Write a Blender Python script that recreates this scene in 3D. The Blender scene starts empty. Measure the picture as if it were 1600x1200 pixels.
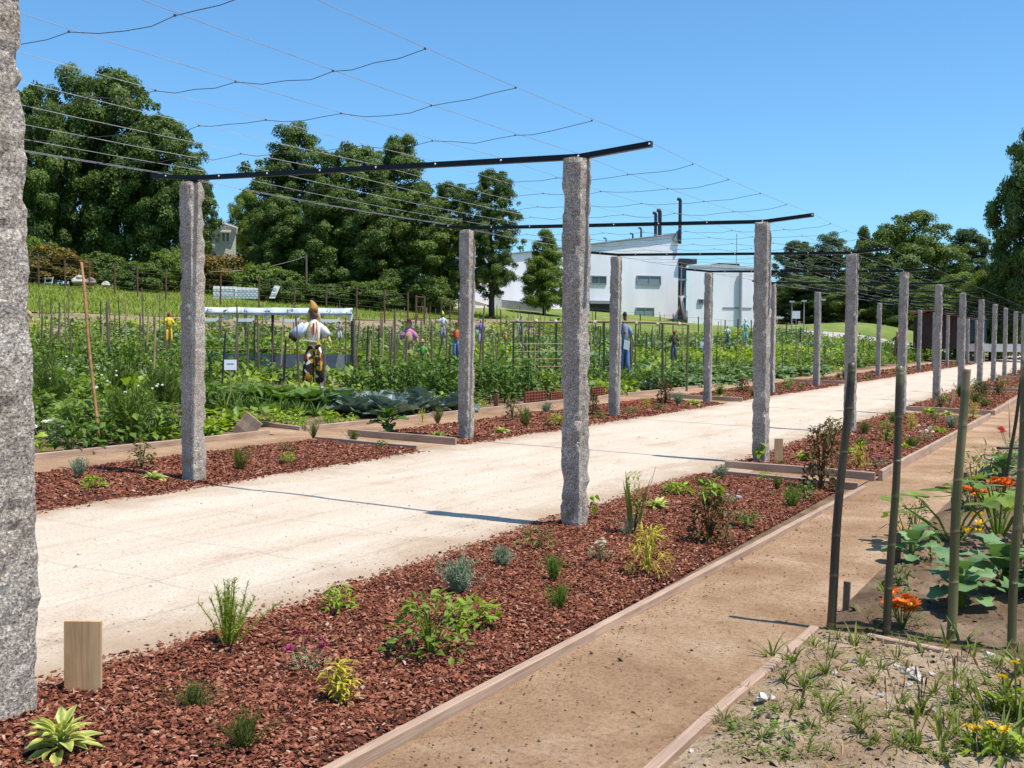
import bpy, math, random
import numpy as np
from mathutils import Matrix, Vector

rng = np.random.default_rng(7)
random.seed(7)
PI = math.pi
SC = bpy.context.scene
COL = SC.collection
R = math.radians

# ------------------------------------------------------------------ camera
FOC, EYE = 1700.0, 1.55
def cam_axes(yaw, pitch, roll):
    f = np.array([-math.sin(yaw)*math.cos(pitch), math.cos(yaw)*math.cos(pitch), math.sin(pitch)])
    r = np.array([math.cos(yaw), math.sin(yaw), 0.0]); u = np.cross(r, f)
    c, s = math.cos(roll), math.sin(roll)
    return f, r*c+u*s, -r*s+u*c
CF, CR, CU = cam_axes(R(28.6), R(-2.35), R(0.35))
CAM = np.array([0, 0, EYE])
cd = bpy.data.cameras.new('camera'); co = bpy.data.objects.new('camera', cd); COL.objects.link(co)
cd.sensor_width = 36.0; cd.lens = FOC/1600*36; cd.clip_start = 0.05; cd.clip_end = 3000
m4 = Matrix.Identity(4)
for i in range(3):
    m4[i][0] = CR[i]; m4[i][1] = CU[i]; m4[i][2] = -CF[i]; m4[i][3] = CAM[i]
co.matrix_world = m4
SC.camera = co

# ------------------------------------------------------------------ light
SUN_EL, SUN_AZ = R(66.5), R(4.0)          # measured from +X towards +Y
sdir = Vector((math.cos(SUN_EL)*math.cos(SUN_AZ), math.cos(SUN_EL)*math.sin(SUN_AZ), math.sin(SUN_EL)))
w = bpy.data.worlds.new('World'); SC.world = w; w.use_nodes = True
nt = w.node_tree; nt.nodes.clear()
sky = nt.nodes.new('ShaderNodeTexSky'); sky.sky_type = 'NISHITA'; sky.sun_disc = False
sky.sun_elevation = SUN_EL; sky.sun_rotation = PI/2 - SUN_AZ
sky.altitude = 0; sky.air_density = 1.0; sky.dust_density = 0.7; sky.ozone_density = 3.0
bg = nt.nodes.new('ShaderNodeBackground'); bg.inputs['Strength'].default_value = 0.136
out = nt.nodes.new('ShaderNodeOutputWorld')
tint = nt.nodes.new('ShaderNodeMix'); tint.data_type = 'RGBA'; tint.blend_type = 'MULTIPLY'
tint.inputs[0].default_value = 1.0; tint.inputs[7].default_value = (.60, .95, 1.15, 1)      # deep clear-day blue over the whole sky
nt.links.new(sky.outputs[0], tint.inputs[6]); nt.links.new(tint.outputs[2], bg.inputs[0]); nt.links.new(bg.outputs[0], out.inputs[0])
sl = bpy.data.lights.new('sun', 'SUN'); so = bpy.data.objects.new('sun', sl); COL.objects.link(so)
sl.energy = 5.0; sl.angle = R(0.53); sl.color = (1.0, 0.95, 0.86)
so.rotation_euler = sdir.to_track_quat('Z', 'Y').to_euler(); so.location = (30, 0, 60)
SC.view_settings.view_transform = 'Standard'; SC.view_settings.look = 'None'
SC.view_settings.gamma = 1.0; SC.view_settings.exposure = 0.27
SC.view_settings.use_curve_mapping = False
SC.render.resolution_x = 1024; SC.render.resolution_y = 768

# ------------------------------------------------------------------ terrain and pixel helpers
SL = 0.021
def sstep(t, a, b):
    t = np.clip((t-a)/(b-a), 0, 1); return t*t*(3-2*t)
def hgt(x, y):
    x = np.asarray(x, float); y = np.asarray(y, float)
    u = -x
    z = SL*np.clip(u, -20, 60)
    e = np.clip(u-15, 0, 15); z = z + 0.0033*e*e + 0.1*np.clip(u-30, 0, 27)*1.0
    z = z + 0.022*np.clip(y-45, 0, 70)*sstep(u, 9, 24)
    # grassy mound far along
    z = z + 1.5*np.exp(-(((x+19)/9)**2+((y-112)/8)**2))
    return z
def ray(px, py): return CF + CR*(px-800)/FOC + CU*(600-py)/FOC
def at(px, py):
    d = ray(px, py); t0, t = 0.5, 1.0
    while t < 400:
        p = CAM+t*d
        if p[2] < hgt(p[0], p[1]):
            lo, hi = t0, t
            for _ in range(40):
                m = (lo+hi)/2; p = CAM+m*d
                if p[2] < hgt(p[0], p[1]): hi = m
                else: lo = m
            return CAM+hi*d
        t0 = t; t *= 1.02
    raise ValueError((px, py))
def gp(px, dist):
    d = ray(px, 560); n = math.hypot(d[0], d[1]); x, y = d[0]/n*dist, d[1]/n*dist
    return np.array([x, y, float(hgt(x, y))])
def at_dist(px, py, dist):
    d = ray(px, py); return CAM + d*dist/math.hypot(d[0], d[1])
def proj(P):
    v = np.asarray(P)-CAM; z = v@CF
    return 800+FOC*(v@CR)/z, 600-FOC*(v@CU)/z, z
def mpp(P): return float((np.asarray(P)-CAM)@CF)/FOC      # metres per photo pixel at P

# ------------------------------------------------------------------ noise
def _hash(ix, iy, iz, s):
    n = (ix*374761393 + iy*668265263 + iz*2147483647 + s*974711) & 0xffffffff
    n = ((n ^ (n >> 13))*1274126177) & 0xffffffff
    n = n ^ (n >> 16)
    return (n & 0xffff)/65535.0
def vnoise(p, s=0):
    p = np.asarray(p, float); i = np.floor(p).astype(np.int64); f = p-i; f = f*f*(3-2*f)
    r = 0
    for dx in (0, 1):
        for dy in (0, 1):
            for dz in (0, 1):
                wgt = (f[..., 0] if dx else 1-f[..., 0])*(f[..., 1] if dy else 1-f[..., 1])*(f[..., 2] if dz else 1-f[..., 2])
                r = r + wgt*_hash(i[..., 0]+dx, i[..., 1]+dy, i[..., 2]+dz, s)
    return r*2-1
def fbm(p, o=4, s=0):
    a, r = 1.0, 0; p = np.asarray(p, float)
    for k in range(o): r = r+a*vnoise(p*2**k, s+k*17); a *= .5
    return r
def n2(x, y, sc, o=3, s=0): return fbm(np.stack([np.asarray(x)*sc, np.asarray(y)*sc, np.zeros_like(x)+.5], -1), o, s)

# ------------------------------------------------------------------ mesh builder
class MB:
    def __init__(s): s.V = []; s.F = []; s.n = 0; s.r = []
    def add(s, V, F, r=0.5):
        V = np.asarray(V, float).reshape(-1, 3)
        if isinstance(F, np.ndarray): F = [F]
        else:
            d = {}
            for f in F: d.setdefault(len(f), []).append(f)
            F = [np.array(v) for v in d.values()]
        for f in F:
            if len(f): s.F.append(f+s.n)
        s.V.append(V); s.n += len(V)
        s.r.append(np.full(len(V), r) if np.isscalar(r) else np.asarray(r, float))
        return s
    def inst(s, tpl, M, P, r):
        V, F = tpl; n = len(P)
        W = np.einsum('nij,kj->nki', M, V)+P[:, None, :]
        k = len(V); off = (np.arange(n)*k)[:, None, None]
        Fs = [(f[None]+off).reshape(-1, f.shape[1]) for f in F]
        for f in Fs: s.F.append(f+s.n)
        s.V.append(W.reshape(-1, 3)); s.n += n*k
        s.r.append(np.repeat(np.asarray(r, float), k)); return s
    def rough(s, a, f=6.0):
        s.V = [v+a*np.stack([fbm(v*f+k*9.7, 3, k) for k in range(3)], -1) for v in s.V]; return s
    def box(s, c, size, rot=None, r=.5):
        x, y, z = np.array(size)/2
        V = np.array([(a*x, b*y, d*z) for a in (-1, 1) for b in (-1, 1) for d in (-1, 1)])
        if rot is not None: V = V@np.asarray(rot).T
        return s.add(V+np.asarray(c), [(0, 1, 3, 2), (4, 6, 7, 5), (0, 4, 5, 1), (2, 3, 7, 6), (0, 2, 6, 4), (1, 5, 7, 3)], r)
    def tube(s, P, rad, n=8, cap=True, r=.5):
        P = np.asarray(P, float); m = len(P); rad = np.broadcast_to(np.asarray(rad, float), (m,))
        T = np.gradient(P, axis=0); T /= np.linalg.norm(T, axis=1)[:, None]+1e-12
        ref = np.array([0, 0, 1.]) if abs(T[0][2]) < .9 else np.array([1., 0, 0])
        a = np.cross(T, ref); a /= np.linalg.norm(a, axis=1)[:, None]+1e-12; b = np.cross(T, a)
        th = np.arange(n)*2*PI/n
        V = P[:, None]+rad[:, None, None]*(np.cos(th)[None, :, None]*a[:, None]+np.sin(th)[None, :, None]*b[:, None])
        i = np.arange(m-1)[:, None]*n; j = np.arange(n)[None]; j2 = (j+1) % n
        F = np.stack([i+j, i+j2, i+n+j2, i+n+j], -1).reshape(-1, 4)
        base = s.n; s.add(V.reshape(-1, 3), F, r)
        if cap:
            s.F.append(np.array([list(range(n))[::-1]])+base); s.F.append(np.array([list(range(n))])+base+(m-1)*n)
        return s
    def ball(s, c, rad, nu=10, nv=7, noise=0, r=.5):
        th = np.linspace(0, PI, nv)[:, None]; ph = (np.arange(nu)*2*PI/nu)[None]
        D = np.stack([np.sin(th)*np.cos(ph), np.sin(th)*np.sin(ph), np.cos(th)+0*ph], -1)
        k = 1+noise*fbm(D*2+np.asarray(c)*3.1, 2)[..., None] if noise else 1
        V = D*np.asarray(rad)*k+np.asarray(c)
        i = np.arange(nv-1)[:, None]*nu; j = np.arange(nu)[None]; j2 = (j+1) % nu
        F = np.stack([i+j, i+nu+j, i+nu+j2, i+j2], -1).reshape(-1, 4)
        return s.add(V.reshape(-1, 3), F, r)
    def prism(s, poly, z0, z1, r=.5):            # vertical extrusion of an xy polygon
        n = len(poly); V = [(x, y, z0) for x, y in poly]+[(x, y, z1) for x, y in poly]
        F = [tuple(range(n))[::-1], tuple(range(n, 2*n))]+[(i, (i+1) % n, (i+1) % n+n, i+n) for i in range(n)]
        return s.add(V, F, r)
    def mesh(s, name, mat, smooth=False):
        me = bpy.data.meshes.new(name)
        V = np.concatenate(s.V).astype(np.float32)
        me.vertices.add(len(V)); me.vertices.foreach_set('co', V.ravel())
        li = np.concatenate([f.ravel() for f in s.F]).astype(np.int32)
        ct = np.concatenate([np.full(len(f), f.shape[1]) for f in s.F]).astype(np.int32)
        st = np.concatenate([[0], np.cumsum(ct)[:-1]]).astype(np.int32)
        me.loops.add(len(li)); me.loops.foreach_set('vertex_index', li)
        me.polygons.add(len(ct)); me.polygons.foreach_set('loop_start', st)
        try: me.polygons.foreach_set('loop_total', ct)
        except Exception: pass
        me.polygons.foreach_set('use_smooth', np.full(len(ct), smooth))
        at_ = me.attributes.new('rnd', 'FLOAT', 'POINT'); at_.data.foreach_set('value', np.concatenate(s.r).astype(np.float32))
        me.update(calc_edges=True); me.validate()
        if mat: me.materials.append(mat)
        return me
    def build(s, name, mat, parent=None, smooth=False, loc=None):
        return link(name, s.mesh(name, mat, smooth), parent, loc)

def link(name, me, parent=None, loc=None, rot=None, scale=None):
    o = bpy.data.objects.new(name, me); COL.objects.link(o)
    if parent: o.parent = parent
    if loc is not None: o.location = loc
    if rot is not None: o.rotation_euler = rot
    if scale is not None: o.scale = scale if hasattr(scale, '__len__') else (scale,)*3
    return o
def tag(o, label, cat, group=None):
    o['label'] = label; o['category'] = cat
    if group: o['group'] = group
    return o
def thing(name, label, cat, loc=(0, 0, 0), rz=0, group=None, scale=1):
    return tag(link(name, None, None, loc, (0, 0, rz), scale), label, cat, group)
def kind(o, k): o['kind'] = k; return o

def grid(x0, x1, y0, y1, dx, dy, zf):
    xs = np.linspace(x0, x1, max(2, int(round((x1-x0)/dx))+1)); ys = np.linspace(y0, y1, max(2, int(round((y1-y0)/dy))+1))
    return gridxy(xs, ys, zf)
def gridxy(xs, ys, zf):
    X, Y = np.meshgrid(xs, ys); V = np.stack([X, Y, zf(X, Y)], -1).reshape(-1, 3)
    nx, ny = len(xs), len(ys); i = np.arange(ny-1)[:, None]*nx; j = np.arange(nx-1)[None]
    return V, np.stack([i+j, i+j+1, i+nx+j+1, i+nx+j], -1).reshape(-1, 4)

# ------------------------------------------------------------------ leaves
def leaf_tpl(n=3, w=.5, fold=.15, droop=.3, tip=.06, belly=.45, wave=0, base=.15):
    t = np.linspace(0, 1, n+1)
    prof = np.where(t < belly, base+(1-base)*np.sin(t/belly*PI/2), tip+(1-tip)*np.cos((t-belly)/(1-belly)*PI/2))
    V = []
    for k in range(n+1):
        ang = droop*t[k]; 
        y = t[k]*math.cos(ang*.6); z = -droop*t[k]**2*.6
        ww = prof[k]*w/2
        wv = wave*math.sin(k*2.4)
        V += [(-ww, y, z+fold*ww*2+wv), (0, y, z), (ww, y, z+fold*ww*2-wv)]
    F = []
    for k in range(n):
        a = 3*k; F += [(a, a+1, a+4, a+3), (a+1, a+2, a+5, a+4)]
    return np.array(V), [np.array(F)]
def broad_tpl(nl=7, na=4, w=.8, cup=.25, droop=.9, ruf=.05, notch=.12, seed=1):
    # wide rounded leaf with stalk, ruffled and lobed margin
    g = np.random.default_rng(seed); V = []; F = []
    for k in range(nl+1):
        t = k/nl; pr = .09 if k == 0 else .11 if k == 1 else max(.28, math.sin(PI*min(1, (t-.08)*1.02))**.55)*(1+notch*g.normal())
        for j in range(na+1):
            q = j/na*2-1; e = abs(q)**2
            V.append((q*pr*w/2, t*math.cos(droop*t*.5)+.05*e*math.sin(k*2.1), -droop*.5*t*t+cup*e*pr*w*.5+ruf*e*math.sin(k*2.6+q*1.3+seed)))
    for k in range(nl):
        for j in range(na): a = k*(na+1)+j; F.append((a, a+1, a+na+2, a+na+1))
    return np.array(V), [np.array(F)]
QUAD = (np.array([(-.5, 0, 0), (0, .35, -.06), (.5, .5, 0), (0, 1, .05)]), [np.array([(0, 1, 3), (1, 2, 3)])])
LQ = (np.array([(0, 0, 0), (.36, .45, .08), (0, 1, -.05), (-.36, .45, .08)]), [np.array([(0, 1, 2), (0, 2, 3)])])
BLADE = leaf_tpl(3, .07, .3, .5, .05, .2)
NEEDLE = (np.array([(-.06, 0, 0), (.06, 0, 0), (0, 1, 0)]), [np.array([(0, 1, 2)])])
def mats(az, el, roll=0, sc=1):
    az, el = np.asarray(az, float), np.asarray(el, float); roll = np.broadcast_to(roll, az.shape)
    d = np.stack([np.cos(el)*np.cos(az), np.cos(el)*np.sin(az), np.sin(el)], -1)
    s_ = np.stack([np.sin(az), -np.cos(az), 0*az], -1); nn = np.cross(s_, d)
    c, q = np.cos(roll)[:, None], np.sin(roll)[:, None]
    s2, n2_ = s_*c+nn*q, -s_*q+nn*c
    M = np.stack([s2, d, n2_], -1)
    return M*np.broadcast_to(sc, az.shape)[:, None, None]
U = lambda a, b, n=None: rng.uniform(a, b, n)

# ------------------------------------------------------------------ materials
MC = {}
def mat_new(name):
    m = bpy.data.materials.new(name); m.use_nodes = True; nt = m.node_tree; nt.nodes.clear()
    o = nt.nodes.new('ShaderNodeOutputMaterial'); b = nt.nodes.new('ShaderNodeBsdfPrincipled')
    nt.links.new(b.outputs[0], o.inputs[0]); return m, nt, b, o
def ramp(nt, stops, src):
    r = nt.nodes.new('ShaderNodeValToRGB'); e = r.color_ramp.elements
    while len(e) < len(stops): e.new(.5)
    for k, (p, c) in enumerate(stops): e[k].position = p; e[k].color = (*c, 1)
    nt.links.new(src, r.inputs[0]); return r.outputs[0]
def noise(nt, scale, detail=4, vec=None, rough=.55, dist=0):
    n = nt.nodes.new('ShaderNodeTexNoise'); n.inputs['Scale'].default_value = scale; n.inputs['Detail'].default_value = detail
    n.inputs['Roughness'].default_value = rough; n.inputs['Distortion'].default_value = dist
    if vec: nt.links.new(vec, n.inputs['Vector'])
    return n.outputs['Fac']
def coords(nt, what='Object'):
    return nt.nodes.new('ShaderNodeTexCoord').outputs[what]
def geo_pos(nt): return nt.nodes.new('ShaderNodeNewGeometry').outputs['Position']
def mixc(nt, a, b, f, mode='MIX'):
    m = nt.nodes.new('ShaderNodeMix'); m.data_type = 'RGBA'; m.blend_type = mode
    for s_, v in ((m.inputs[6], a), (m.inputs[7], b), (m.inputs[0], f)):
        if isinstance(v, tuple): s_.default_value = (*v, 1)
        elif isinstance(v, (int, float)): s_.default_value = v
        else: nt.links.new(v, s_)
    return m.outputs[2]
def bump(nt, b, h, st=.5, dist=.02):
    n = nt.nodes.new('ShaderNodeBump'); n.inputs['Strength'].default_value = st; n.inputs['Distance'].default_value = dist
    nt.links.new(h, n.inputs['Height']); nt.links.new(n.outputs[0], b.inputs['Normal'])
def attr(nt, name='rnd'):
    a = nt.nodes.new('ShaderNodeAttribute'); a.attribute_name = name; return a.outputs['Fac']
def plain(name, c, rough=.6, metal=0, var=.12, scale=8, bmp=0):
    if name in MC: return MC[name]
    m, nt, b, o = mat_new(name)
    v = geo_pos(nt); f = noise(nt, scale, 5, v)
    lo = tuple(max(0, x*(1-var*1.6)) for x in c); hi = tuple(min(1, x*(1+var*1.6)) for x in c)
    nt.links.new(ramp(nt, [(.3, lo), (.7, hi)], f), b.inputs['Base Color'])
    b.inputs['Roughness'].default_value = rough; b.inputs['Metallic'].default_value = metal
    if bmp: bump(nt, b, noise(nt, scale*6, 4, v), bmp, .01)
    MC[name] = m; return m
def leafm(name, c1, c2, tr=.3, rough=.5, spec=.35, c3=None):
    if name in MC: return MC[name]
    wm = lambda c: c if name.startswith('petal') else (min(1, c[0]*1.38), min(1, c[1]*1.29), c[2]*.95)
    c1, c2, c3 = wm(c1), wm(c2), (wm(c3) if c3 else None)
    m, nt, b, o = mat_new(name)
    r = attr(nt)
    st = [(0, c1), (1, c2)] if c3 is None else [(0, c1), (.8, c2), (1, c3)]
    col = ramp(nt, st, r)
    nz = noise(nt, 9, 3, geo_pos(nt))
    col = mixc(nt, col, ramp(nt, [(.3, (.72, .74, .7)), (.7, (1.25, 1.2, 1.1))], nz), 1.0, 'MULTIPLY')
    nt.links.new(col, b.inputs['Base Color']); b.inputs['Roughness'].default_value = rough
    b.inputs['Specular IOR Level'].default_value = spec
    bump(nt, b, noise(nt, 70, 3, geo_pos(nt)), .35, .006)
    t = nt.nodes.new('ShaderNodeBsdfTranslucent')
    nt.links.new(mixc(nt, col, (1.25, 1.3, .6), 1.0, 'MULTIPLY'), t.inputs[0])
    mx = nt.nodes.new('ShaderNodeMixShader'); mx.inputs[0].default_value = tr
    nt.links.new(b.outputs[0], mx.inputs[1]); nt.links.new(t.outputs[0], mx.inputs[2]); nt.links.new(mx.outputs[0], o.inputs[0])
    MC[name] = m; return m

def m_sand():
    m, nt, b, o = mat_new('sand'); v = geo_pos(nt)
    mp = nt.nodes.new('ShaderNodeMapping'); mp.inputs['Scale'].default_value = (1.6, .45, 1); nt.links.new(v, mp.inputs[0])
    c = ramp(nt, [(.30, (.46, .345, .25)), (.44, (.56, .455, .35)), (.62, (.60, .51, .405))], noise(nt, 1.5, 8, mp.outputs[0], .68, .4))
    f = noise(nt, 60, 3, v, .7)
    c = mixc(nt, c, ramp(nt, [(.32, (.72, .66, .6)), (.5, (1, 1, 1)), (.75, (1.06, 1.06, 1.08))], f), 1.0, 'MULTIPLY')
    # earthier margins where soil is trodden in from the beds
    sp = nt.nodes.new('ShaderNodeSeparateXYZ'); nt.links.new(v, sp.inputs[0])
    d1 = nt.nodes.new('ShaderNodeMath'); d1.operation = 'ADD'; d1.inputs[1].default_value = 5.62; nt.links.new(sp.outputs[0], d1.inputs[0])
    d2 = nt.nodes.new('ShaderNodeMath'); d2.operation = 'ABSOLUTE'; nt.links.new(d1.outputs[0], d2.inputs[0])
    d3 = nt.nodes.new('ShaderNodeMath'); d3.operation = 'MULTIPLY_ADD'; nt.links.new(noise(nt, 2.2, 5, v), d3.inputs[0]); d3.inputs[1].default_value = 1.1; nt.links.new(d2.outputs[0], d3.inputs[2])
    mr = nt.nodes.new('ShaderNodeMapRange'); mr.inputs[1].default_value = 1.72; mr.inputs[2].default_value = 2.35; mr.inputs[3].default_value = 0; mr.inputs[4].default_value = .85; nt.links.new(d3.outputs[0], mr.inputs[0])
    c = mixc(nt, c, (.36, .25, .165), mr.outputs[0])
    nt.links.new(c, b.inputs['Base Color']); b.inputs['Roughness'].default_value = .95; b.inputs['Specular IOR Level'].default_value = .1
    bump(nt, b, noise(nt, 16, 9, v, .72), .55, .03); return m
def m_dirt(name, c0, c1, c2, bs=.6, sc=1.2):
    m, nt, b, o = mat_new(name); v = geo_pos(nt)
    c = ramp(nt, [(.3, c0), (.5, c1), (.68, c2)], noise(nt, sc, 9, v, .66, .3))
    c = mixc(nt, c, ramp(nt, [(.3, (.62, .58, .55)), (.5, (1, 1, 1)), (.72, (1.15, 1.13, 1.1))], noise(nt, 38, 5, v, .75)), 1.0, 'MULTIPLY')
    nt.links.new(c, b.inputs['Base Color']); b.inputs['Roughness'].default_value = .97; b.inputs['Specular IOR Level'].default_value = .1
    bump(nt, b, noise(nt, 30, 8, v, .72), bs, .03); return m
def m_granite():
    m, nt, b, o = mat_new('granite'); v = coords(nt)
    a = noise(nt, 95, 3, v, .8); c = noise(nt, 6, 4, v)
    col = ramp(nt, [(.34, (.045, .037, .031)), (.43, (.27, .228, .19)), (.55, (.46, .405, .345)), (.68, (.86, .80, .72))], a)
    col = mixc(nt, col, ramp(nt, [(.3, (.72, .66, .6)), (.7, (1.12, 1.1, 1.08))], c), 1.0, 'MULTIPLY')
    col = mixc(nt, col, (.50, .50, .44), ramp(nt, [(.60, (0, 0, 0)), (.70, (.55, .55, .55))], noise(nt, 11, 6, v, .7)))      # lichen
    nt.links.new(col, b.inputs['Base Color']); b.inputs['Roughness'].default_value = .85
    bump(nt, b, noise(nt, 55, 6, v, .7), .8, .012); return m
def m_wood(name, c0, c1, sc=(1, 1, 14), rough=.75, ring=0):
    if name in MC: return MC[name]
    m, nt, b, o = mat_new(name); v = coords(nt)
    mp = nt.nodes.new('ShaderNodeMapping'); mp.inputs['Scale'].default_value = sc; nt.links.new(v, mp.inputs[0])
    f = noise(nt, 3, 6, mp.outputs[0], .6, 1.2)
    c = ramp(nt, [(.32, c0), (.62, c1)], f)
    c = mixc(nt, c, ramp(nt, [(.3, (.8, .78, .76)), (.7, (1.1, 1.1, 1.1))], noise(nt, 2.5, 3, geo_pos(nt))), 1.0, 'MULTIPLY')
    nt.links.new(c, b.inputs['Base Color']); b.inputs['Roughness'].default_value = rough
    bump(nt, b, f, .25, .01); MC[name] = m; return m
def m_chips():
    m, nt, b, o = mat_new('bark'); r = attr(nt)
    c = ramp(nt, [(0, (.05, .018, .012)), (.25, (.15, .046, .025)), (.45, (.235, .073, .043)), (.6, (.31, .118, .06)), (.75, (.34, .13, .085)), (.9, (.43, .225, .14)), (1, (.52, .38, .29))], r)
    c = mixc(nt, c, ramp(nt, [(.3, (.7, .7, .7)), (.7, (1.2, 1.2, 1.2))], noise(nt, 60, 3, geo_pos(nt))), 1.0, 'MULTIPLY')
    nt.links.new(c, b.inputs['Base Color']); b.inputs['Roughness'].default_value = .9; b.inputs['Specular IOR Level'].default_value = .12; return m
def m_bamboo():
    m, nt, b, o = mat_new('bamboo'); v = coords(nt)
    mp = nt.nodes.new('ShaderNodeMapping'); mp.inputs['Scale'].default_value = (30, 30, 1.5); nt.links.new(v, mp.inputs[0])
    r = attr(nt)
    c = ramp(nt, [(0, (.03, .024, .018)), (.28, (.075, .062, .032)), (.45, (.095, .105, .035)), (.7, (.19, .165, .08)), (1, (.36, .27, .16))], r)
    c = mixc(nt, c, ramp(nt, [(.3, (.6, .6, .55)), (.7, (1.35, 1.3, 1.25))], noise(nt, 1.2, 5, mp.outputs[0])), 1.0, 'MULTIPLY')
    nt.links.new(c, b.inputs['Base Color']); b.inputs['Roughness'].default_value = .45; return m
def m_wall():
    m, nt, b, o = mat_new('render_wall'); v = geo_pos(nt)
    mp = nt.nodes.new('ShaderNodeMapping'); mp.inputs['Scale'].default_value = (1, 1, .25); nt.links.new(v, mp.inputs[0])
    nt.links.new(ramp(nt, [(.3, (.74, .72, .745)), (.6, (.86, .84, .86))], noise(nt, .5, 6, mp.outputs[0])), b.inputs['Base Color'])
    b.inputs['Roughness'].default_value = .9; return m
M_SAND = m_sand(); M_GRAN = m_granite(); M_CHIP = m_chips(); M_BAM = m_bamboo(); M_WALL = m_wall()
M_DIRT = m_dirt('dirt_path', (.265, .152, .084), (.39, .243, .142), (.51, .355, .235), .9)
M_SOIL = m_dirt('soil', (.10, .062, .038), (.20, .13, .08), (.32, .225, .15), .9, 2.2)
M_DRY = m_dirt('dry_soil', (.29, .185, .11), (.44, .31, .20), (.57, .44, .315), 1.0, 3.2)
M_MULCH = m_dirt('mulch_bed', (.05, .022, .015), (.10, .038, .025), (.15, .06, .04), 1.0, 6)
M_EDGE = m_wood('edging_wood', (.32, .195, .13), (.46, .32, .23), (14, .6, 14))
M_PLANK = m_wood('fresh_pine', (.42, .24, .11), (.60, .39, .20), (9, 9, .7))
M_BLACK = plain('black_steel', (.012, .013, .014), .35, .6, .2)
M_WIRE = plain('galvanised_wire', (.55, .56, .58), .4, .7)
M_CORD = plain('dark_cord', (.05, .05, .055), .6)
M_WHITE = plain('white_paint', (.78, .77, .75), .55, 0, .05)
M_POLE = m_wood('stake_wood', (.10, .07, .045), (.20, .145, .095), (12, 12, 1))
M_CANE = m_wood('dry_cane', (.33, .21, .10), (.48, .34, .19), (12, 12, 1))
M_RUST = plain('rusty_steel', (.12, .06, .035), .8)
M_GRASSG = m_dirt('grass_ground', (.11, .16, .03), (.16, .215, .045), (.27, .25, .10), .8, .3)
M_BARKT = m_dirt('tree_bark', (.03, .025, .02), (.06, .048, .036), (.10, .08, .06), 1, 4)
M_STONE = plain('pale_stone', (.46, .41, .35), .85, 0, .2, 20, .4)

# ================================================================== SETTING
def spaced(lo, hi, near_lo, near_hi, fine, growth=1.18):
    a = list(np.arange(near_lo, near_hi+1e-6, fine)); d = fine
    while a[-1] < hi: d *= growth; a.append(min(a[-1]+d, hi))
    d = fine
    while a[0] > lo: d *= growth; a.insert(0, max(a[0]-d, lo))
    return np.array(a)
xs = spaced(-900, 900, -62, 6, .7); ys = spaced(-60, 1500, -2, 125, .9)
mb = MB(); mb.add(*gridxy(xs, ys, lambda X, Y: hgt(X, Y)-.004))
kind(mb.build('ground', M_SOIL, smooth=True), 'structure')

def strip(name, xl, xr, y0, y1, dz, rel, mat, dx=.12, dy=.2, seed=3, rag=.06):
    ys = np.arange(y0, y1, dy); n = max(2, int((xr-xl)/dx))
    t = np.linspace(0, 1, n)
    Y = np.repeat(ys[:, None], n, 1)
    a = xl+rag*n2(np.full_like(ys, xl), ys, 1.1, 3, seed); b = xr+rag*n2(np.full_like(ys, xr), ys, 1.1, 3, seed+1)
    X = a[:, None]*(1-t)+b[:, None]*t
    e = np.minimum(t, 1-t)*(xr-xl); e = np.clip(e/.15, 0, 1)
    Z = hgt(X, Y)+dz*e-.003*(1-e)+rel*n2(X, Y, 1.6, 4, seed+5)*e
    V = np.stack([X, Y, Z], -1).reshape(-1, 3)
    i = np.arange(len(ys)-1)[:, None]*n; j = np.arange(n-1)[None]
    mb = MB(); mb.add(V, np.stack([i+j, i+j+1, i+n+j+1, i+n+j], -1).reshape(-1, 4))
    return kind(mb.build(name, mat, smooth=True), 'structure')
strip('sand_path', -7.6, -3.35, -3, 118, .018, .006, M_SAND)
strip('dirt_path', -2.25, -1.18, .5, 110, .010, .006, M_DIRT, .1, .15, 9, .03)
strip('garden_path', -10.1, -8.95, 1, 110, .010, .006, M_DIRT, .12, .2, 12, .05)
for k, y in enumerate((11.33, 23.3, 35.3, 47.3)):
    for (a, b) in ((-3.7, -2.2), (-9.2, -7.3)):
        mbx = MB(); V, F = grid(a, b, y, y+(.75 if k == 0 else .9), .1, .1, lambda X, Y: hgt(X, Y)+.0145+.004*n2(X, Y, 2, 3, 4)); mbx.add(V, F)
        kind(mbx.build('cross_path', M_DIRT, smooth=True), 'structure')
for y in (11.55, 23.4, 35.4):
    V, F = grid(-24, -10, y, y+.75, .2, .15, lambda X, Y: hgt(X, Y)+.012+.006*n2(X, Y, 2, 3, 6))
    kind(MB().add(V, F).build('plot_path', M_DIRT, smooth=True), 'structure')
# cloddy dry soil, near right
def clod(X, Y):
    e = np.clip((X+1.32)/.1, 0, 1)*np.clip((5.75-Y)/.15, 0, 1)
    return hgt(X, Y)+.006+e*(.018+.03*n2(X, Y, 4, 3, 31)+.02*np.abs(n2(X, Y, 14, 3, 32)))
V, F = grid(-1.33, 2.2, 2.0, 5.8, .025, .025, clod)
kind(MB().add(V, F).build('dry_soil', M_DRY, smooth=True), 'structure')
def clod2(X, Y):
    e = np.clip((X+1.28)/.15, 0, 1)*np.clip((Y-5.78)/.15, 0, 1)
    return hgt(X, Y)+.006+e*(.03+.05*n2(X, Y, 2.2, 3, 41)+.02*np.abs(n2(X, Y, 11, 3, 42)))
V, F = grid(-1.28, 3.5, 5.78, 13, .04, .04, clod2)
kind(MB().add(V, F).build('dug_soil', M_SOIL, smooth=True), 'structure')
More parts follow.
